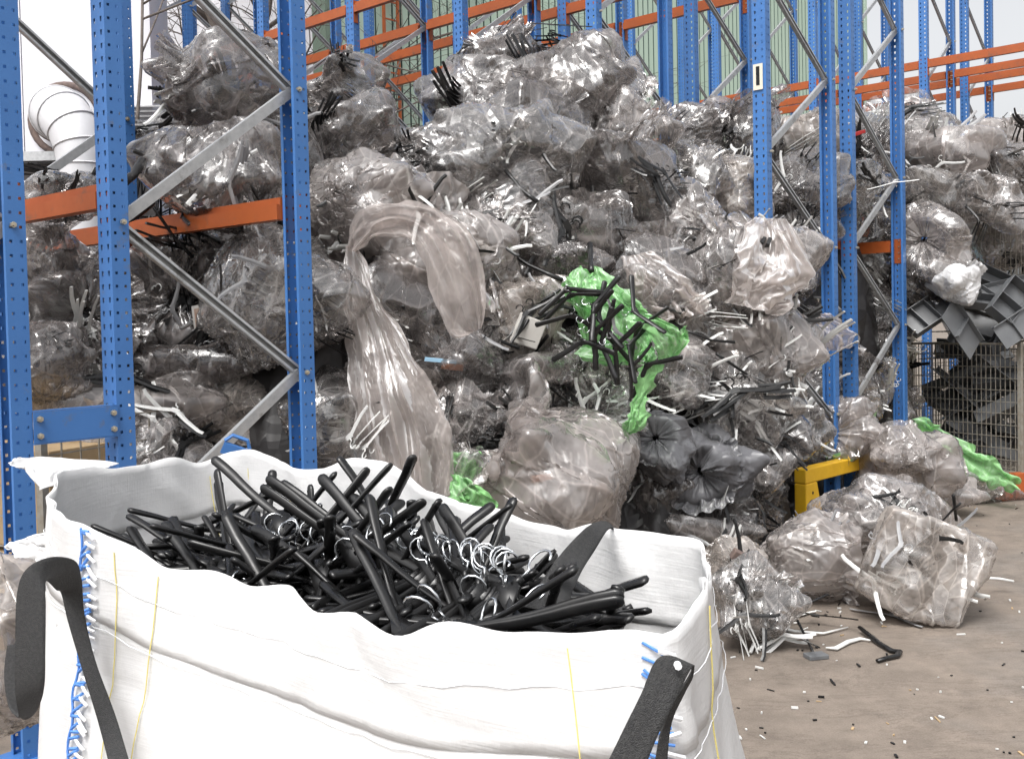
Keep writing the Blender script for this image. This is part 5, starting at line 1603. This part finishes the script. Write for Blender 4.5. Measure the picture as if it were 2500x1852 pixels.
ru = np.linalg.norm(np.roll(Xb, -1, 1) - Xb, axis=-1).mean(1) * 1.008
rvv = np.linalg.norm(np.diff(Xb, axis=0), axis=-1).mean() * 0.995
pin = np.zeros((nR, nC), bool); pin[0] = True; pin[-1] = True
Xr = relax(Xb, ru, rvv, True, 70, np.array([0, 0, -.0002]), lambda q: q, pin=pin, kc=.35, kb=.3)
Xb = Xr
_n = np.cross(np.roll(Xb, -1, 1) - np.roll(Xb, 1, 1), np.gradient(Xb, axis=0)); _n /= np.linalg.norm(_n, axis=-1)[..., None] + 1e-9
_d = np.zeros((nR, nC)); rf = np.arange(nR)[:, None] / nR; cf = np.arange(nC)[None, :]
for (cells, a_, w_, sk) in (((3, 14), .006, 6, 3), ((4, 18), .005, 6, -5), ((7, 8), .006, 5, 4), ((10, 40), .0035, 4, 0), ((16, 24), .0025, 4, 6)):
    q = smooth_noise((nR, nC), cells, rng)
    ix = (cf + (np.arange(nR)[:, None] * sk * .3).astype(int)) % nC
    q = np.take_along_axis(q, ix, 1)
    _d += a_ * np.maximum(0, 1 - np.abs(q) * w_) * np.clip(smooth_noise((nR, nC), (4, 9), rng) + .45, 0, 1)
# the top edge flops: short waves that die out downwards
_d += .011 * np.exp(-rf * 9) * smooth_noise((nR, nC), (2, 30), rng) + .006 * np.exp(-rf * 14) * smooth_noise((nR, nC), (2, 64), rng)
Xb = Xb + _n * _d[..., None]
Xb[:8, :, 2] += (np.exp(-np.arange(8) / 3.0)[:, None] * .008 * smooth_noise((8, nC), (1, 44), rng))
# rolled top edge: a little wave
bag = empty('bulk_bag', (float(ctr[0]), float(ctr[1]), 0)); tag(bag, 'large open white woven bulk bag full of black hangers in the foreground', 'bulk bag')
binv = Matrix.Translation((-float(ctr[0]), -float(ctr[1]), 0))
def bpart(o):
    o.parent = bag; o.matrix_parent_inverse = binv; return o
o = bpart(add('fabric_body', grid_mesh('fabric_body', Xb, M['fabric'], closed=True)))
sd = o.modifiers.new('thickness', 'SOLIDIFY'); sd.thickness = .0010; sd.offset = 0
# turned-over hem on both faces
def offset_rows(r0, r1, off):
    X = Xb[r0:r1].copy()
    nx = np.cross(np.roll(Xb, -1, 1) - np.roll(Xb, 1, 1), np.gradient(Xb, axis=0)); nx /= np.linalg.norm(nx, axis=-1)[..., None] + 1e-9
    sgn = np.sign((nx[..., :2] * (Xb[..., :2] - ctr)).sum(-1).mean())
    return X + nx[r0:r1] * off * sgn
hemr = int(nR * .105)
for off in (.0022, -.0022):
    Xh = offset_rows(0, hemr, off)
    o = bpart(add('hem', grid_mesh('hem', Xh, M['fabric'], closed=True)))
    sd = o.modifiers.new('thickness', 'SOLIDIFY'); sd.thickness = .0012; sd.offset = 0
def surf(ci, r, off=.004):
    """point just outside the fabric at loop index ci (float) and row r (float)"""
    r = max(0, min(nR - 1.001, r)); r0 = int(r); fr = r - r0
    c0 = int(math.floor(ci)); fc = ci - c0
    p = (Xb[r0, c0 % nC] * (1 - fc) + Xb[r0, (c0 + 1) % nC] * fc) * (1 - fr) + (Xb[min(nR - 1, r0 + 1), c0 % nC] * (1 - fc) + Xb[min(nR - 1, r0 + 1), (c0 + 1) % nC] * fc) * fr
    d = p[:2] - ctr; d = d / np.linalg.norm(d)
    return Vector((p[0] + d[0] * off, p[1] + d[1] * off, p[2]))
def thread(ci, wob, off, r0=1, r1=92, rr=.0011, name='seam_thread', mat='thread_y', ph=0.0):
    mb = MB(); mb.sweep([surf(ci + wob * math.sin(r * .13 + ph), r, off) for r in np.linspace(r0, r1, 60)], rr, n=4, up=(0, 1, 0))
    bpart(mb.build(name, M[mat]))
thread(iFL + 5, .5, .006); thread(iFL + 10.5, 1.1, .0065, ph=1.0); thread(iFR - 8, .7, .0065, ph=.4); thread(iFR + 9, .9, .0065)
for c_ in (iBL - 4, iBL + 3, iBR - 6, iBL - 14, iBR - 1): thread(c_, .8, -.0075, 3, 60, rr=.0012, ph=c_ % 3)
for rr_ in (hemr - .5, 4.0):
    mb = MB(); mb.sweep([surf(c_, rr_ + .15 * math.sin(c_), .0068) for c_ in range(0, nC, 2)] + [surf(0, rr_, .0068)], .0007, n=3); bpart(mb.build('hem_stitching', M['cord_w']))
# blue and white lacing up the two front corners
def lacing(ci, r0, r1, w_, n_, off=.012, col='cord_b', rr=.003, slant=.5, jit=.3, seed=0):
    rnd = random.Random(seed); mb = MB()
    for i in range(n_):
        r = r0 + (r1 - r0) * i / n_
        a = surf(ci - w_ * rnd.uniform(.8, 1.1), r + rnd.gauss(0, jit), off); b = surf(ci + w_ * rnd.uniform(.8, 1.1), r + slant + rnd.gauss(0, jit), off)
        mb.sweep([a, (a + b) / 2 + Vector((0, -.003, .001)), b], rr, n=5, up=(0, 1, 0))
    return tag(bpart(mb.build('corner_lacing', M[col])), kind='stuff')
lacing(iFL + 1.0, 0, 94, .8, 110, seed=1, slant=-.8); lacing(iFL + 1.9, 0, 94, .8, 80, col='cord_w', seed=2, rr=.003)
mb = MB(); mb.sweep([surf(iFL + .3 + .25 * math.sin(r), r, .013) for r in np.linspace(0, 94, 90)], .0026, n=5); bpart(mb.build('corner_cord', M['cord_b']))
lacing(iFR - 1.2, 1, 22, .9, 26, seed=3, slant=.8, rr=.0018); lacing(iFR - .3, 1, 94, .6, 60, col='cord_w', seed=4); lacing(iFR + .6, 30, 94, .8, 40, seed=5, slant=1.0)
# triangular flaps of the left side
def flap(rows, seed, label=None):
    o = film_sheet('collar_flap', rows, 'fabric', seed, nr=30, nc=30, folds=2, amp=.012, slack=1.0, jag=.004, disp=False, its=30)
    bpart(o); sd = o.modifiers.new('thickness', 'SOLIDIFY'); sd.thickness = .0016; sd.offset = 0
flap([(22, 1128, 40, 1118, 2.25, 2.3), (60, 1150, 150, 1118, 2.2, 2.4), (100, 1195, 300, 1128, 2.12, 2.42)], 31)
flap([(12, 1335, 30, 1325, 2.0, 2.05), (40, 1350, 110, 1300, 1.97, 2.0), (110, 1380, 160, 1300, 1.94, 1.96)], 32)
flap([(150, 1470, 200, 1440, 1.86, 1.80), (140, 1650, 260, 1560, 1.84, 1.76), (130, 1880, 330, 1860, 1.84, 1.70)], 33)

# webbing straps
def strap(rows, label=None, n=50, th=.0032, disp=True, name='lifting_strap'):
    X = strip_points(rows, n, 7, disp)
    o = bpart(add(name, grid_mesh(name, X, M['webbing'])))
    sd = o.modifiers.new('thickness', 'SOLIDIFY'); sd.thickness = th; sd.offset = 0
    return o
strap([(284, 1665, 238, 1665, 1.58), (252, 1560, 214, 1570, 1.64), (208, 1440, 176, 1445, 1.69), (186, 1350, 148, 1350, 1.71), (180, 1300, 134, 1290, 1.71), (178, 1262, 122, 1282, 1.68), (164, 1222, 103, 1264, 1.63), (112, 1213, 97, 1268, 1.58), (60, 1236, 98, 1285, 1.55), (38, 1290, 99, 1320, 1.54), (34, 1400, 98, 1410, 1.53), (33, 1490, 97, 1480, 1.53), (38, 1540, 92, 1515, 1.55), (40, 1560, 74, 1553, 1.60), (20, 1535, 48, 1560, 1.65), (9, 1475, 38, 1490, 1.68), (16, 1405, 44, 1400, 1.70)], n=120)
strap([(1425, 1665, 1452, 1665, 1.10), (1440, 1590, 1462, 1570, 1.09), (1465, 1530, 1490, 1505, 1.07), (1500, 1475, 1508, 1468, 1.05), (1512, 1452, 1498, 1446, 1.03), (1500, 1462, 1436, 1430, 1.02), (1462, 1540, 1396, 1512, 1.0), (1432, 1600, 1362, 1580, .99), (1405, 1668, 1322, 1662, .98)], n=80)
strap([(1240, 1475, 1390, 1500, 1.52), (1293, 1456, 1395, 1450, 1.54), (1364, 1358, 1423, 1389, 1.60), (1423, 1295, 1449, 1346, 1.65), (1449, 1277, 1478, 1300, 1.69), (1478, 1273, 1492, 1289, 1.73), (1498, 1290, 1500, 1299, 1.77), (1497, 1315, 1499, 1320, 1.80)], n=60, disp=False)
mb = MB(); c_ = PD(1475, 1446, 1.012); mb.sweep([c_, c_ + Vector((0, -.006, 0))], .004, n=8, up=(0, 0, 1)); bpart(mb.build('rivet', M['cord_w']))

# ------------------------------------------------------------------ the hangers in it
rnd = random.Random(31)
AV = Vector((.215, .024, -.085))
def tip_hanger(tx, ty, tdep, cx_, cy_, cdep, spin=0.0, kind='s', label='', group='', side=1):
    """arm tip at one picture note, middle of the hanger towards another"""
    tip, cc = PD(tx, ty, tdep), PD(cx_, cy_, cdep)
    a = Vector((AV.x * side, AV.y, AV.z)); d = (tip - cc).normalized()
    q = a.normalized().rotation_difference(d)
    R = Matrix.Rotation(spin, 4, d) @ q.to_matrix().to_4x4()
    o_ = tip - (R @ a)
    T = Matrix.Translation(o_) @ R
    return keep_in(shaped_hanger(T, label, group))
def inside(p, shrink=.87):
    c_ = False; n_ = nC
    x, y = ctr[0] + (p[0] - ctr[0]) / shrink, ctr[1] + (p[1] - ctr[1]) / shrink
    for i in range(0, n_, 4):
        a, b = loop[i], loop[(i + 4) % n_]
        if (a[1] > y) != (b[1] > y) and x < (b[0] - a[0]) * (y - a[1]) / (b[1] - a[1]) + a[0]: c_ = not c_
    return c_
def keep_in(o):
    """slide a hanger towards the middle until nothing of it goes through the bag wall"""
    for _ in range(70):
        T = o.matrix_world
        bad = [q for q in ((.215, .02, -.085), (-.215, .02, -.085), (.1, .01, -.03), (-.1, .01, -.03), (0, 0, 0)) if not inside(T @ Vector(q)) and (T @ Vector(q)).z < 1.32]
        if not bad: break
        d = Vector((ctr[0] - T.translation.x, ctr[1] - T.translation.y, 0)); d.normalize()
        o.matrix_world = Matrix.Translation(d * .015) @ T
    return o
GN = 'black hangers in the white bulk bag'
for args in [
    (480, 1008, 2.18, 640, 1150, 2.05, 1.2, 'single black hanger with a curled tip rising highest at the back of the white bag', 1),
    (590, 1045, 1.86, 410, 1210, 1.84, 2.2, 'black hanger leaning left like an inverted V in the white bag', -1),
    (578, 1050, 1.90, 432, 1205, 1.86, 1.9, 'black hanger just behind the one leaning left in the white bag', -1),
    (604, 1043, 1.88, 800, 1205, 1.74, .4, 'front hanger of the thick black bundle slanting down right', 1),
    (612, 1050, 1.93, 815, 1215, 1.79, .5, 'second hanger of the thick black bundle slanting down right', 1),
    (632, 1056, 1.98, 835, 1215, 1.84, .6, 'third hanger of the thick black bundle slanting down right', 1),
    (592, 1060, 1.86, 780, 1212, 1.74, .2, 'lowest hanger of the thick black bundle slanting down right', 1),
    (716, 1046, 1.95, 840, 1200, 1.80, .9, 'black hanger arm pointing up left, tip over the middle of the back wall', 1),
    (782, 1092, 1.92, 872, 1200, 1.80, 1.1, 'black hanger arm just right of the one pointing up over the back wall', 1),
    (908, 1160, 1.72, 942, 1225, 1.64, .5, 'short round-ended black arm standing up in the middle of the bag', 1),
    (982, 1112, 1.70, 1060, 1250, 1.58, .8, 'black arm with a tall tip right of the middle of the bag', 1),
    (945, 1196, 1.70, 1040, 1240, 1.60, .3, 'black arm lying almost flat right of the middle of the bag', 1),
    (822, 1190, 1.75, 930, 1240, 1.66, .5, 'black arm lying almost flat left of the wire hooks', 1),
    (1215, 1250, 1.36, 1255, 1330, 1.30, .4, 'black arm standing in front of the folded strap inside the bag', 1),
    (1385, 1325, 1.24, 1290, 1345, 1.26, .3, 'black arm with its curved tip nearest the right corner of the bag', 1),
    (1358, 1330, 1.26, 1262, 1345, 1.28, .5, 'black arm with its curved tip second from the right corner', 1),
    (690, 1070, 2.02, 688, 1190, 1.98, 1.6, 'upright black hanger with a hooked end left of the wire hooks', 1),
    (487, 1035, 2.10, 500, 1180, 2.02, 1.4, 'upright thin black arm near the back left corner of the bag', 1),
    (560, 1165, 1.88, 660, 1230, 1.75, .2, 'black hanger lying low with a rounded end at the left of the bag', 1),
    (640, 1160, 1.86, 520, 1240, 1.78, .5, 'black hanger crossing under the thick bundle', -1),
    (420, 1200, 1.80, 560, 1225, 1.80, .5, 'leftmost black hanger arm touching the bag wall', 1),
]:
    tx, ty, td, cx_, cy_, cd, sp, lb, sd_ = args
    tip_hanger(tx, ty, td, cx_, cy_, cd, sp, 's', lb, GN, sd_)
def nested(pa, pb, n, tilt, lab, lean=.15, sp=.0, jit=.004):
    pa, pb = Vector(pa), Vector(pb); d = (pb - pa).normalized()
    for i in range(n):
        p = pa.lerp(pb, i / (n - 1)) + Vector((rnd.gauss(0, jit), rnd.gauss(0, jit), rnd.gauss(0, jit)))
        R = rot_to(d, 0)
        T = Matrix.Translation(p) @ Matrix.Rotation(rnd.gauss(0, .05), 4, 'Z') @ R @ Matrix.Rotation(tilt + rnd.gauss(0, .07), 4, 'Y') @ Matrix.Rotation(rnd.gauss(lean, .06), 4, 'X')
        keep_in(shaped_hanger(T @ Matrix.Scale(.9, 4), lab, lab))
# rows of nested hangers, hooks in line
nested(PD(850, 1228, 1.83), PD(1240, 1342, 1.40), 34, -.12, 'black hanger in the long nested row with wire hooks in the white bag')
nested(PD(600, 1210, 1.92), PD(770, 1238, 1.80), 10, .05, 'black hanger in the short nested row at the left of the white bag')
nested(PD(930, 1212, 1.95), PD(1110, 1262, 1.72), 16, .1, 'black hanger in the rear nested row of the white bag', lean=-.1)
# loose filling, one solid layer of many
cnt = 0; fm = MB()
pr = MB(); shaped_body(pr, n=6, k=6); nb_ = len(pr.v); 
while cnt < 230:
    u, v = rnd.uniform(420, 1560), rnd.uniform(1290, 1560)
    zt = 1.065 - .16 * rnd.random()
    p = G(u, v, zt)
    nrm = Vector((rnd.gauss(0, .35), rnd.gauss(0, .35), 1)).normalized()
    T = Matrix.Translation(p) @ rot_to(nrm, rnd.choice([.6, 3.7, 0, 2.2]) + rnd.gauss(0, .5)) @ Matrix.Scale(.92, 4)
    if not all(inside(T @ Vector(q_), .87) for q_ in ((.215, .02, -.085), (-.215, .02, -.085), (0, 0, 0))): continue
    base = len(fm.v); fm.v += [tuple(T @ Vector(x)) for x in pr.v]; fm.f += [tuple(base + i for i in f) for f in pr.f]; fm.m += pr.m
    cnt += 1
tag(fm.build('bag_filling', M['black'], smooth=True), 'thick black hangers lying crosswise between the nested rows of the white bag', 'hangers', kind='stuff')
# added black sheet under the hangers, hiding the empty void of the lower bag
fill = (Xb[int(nR * .26)] - np.array([ctr[0], ctr[1], 0])) * np.array([.91, .91, 1]) + np.array([ctr[0], ctr[1], 0])
Fg = np.zeros((14, nC, 3))
for i in range(14):
    f = (i + .02) / 13
    Fg[i] = np.array([ctr[0], ctr[1], .80]) * (1 - f) + fill * f; Fg[i, :, 2] = .80 + .05 * rng.standard_normal(nC) * (1 if 0 < i < 13 else .3)
tag(add('bag_filling', grid_mesh('bag_filling', Fg, M['black'], closed=True)), 'added black sheet hiding the void under the hangers in the white bulk bag', 'hangers', kind='stuff')
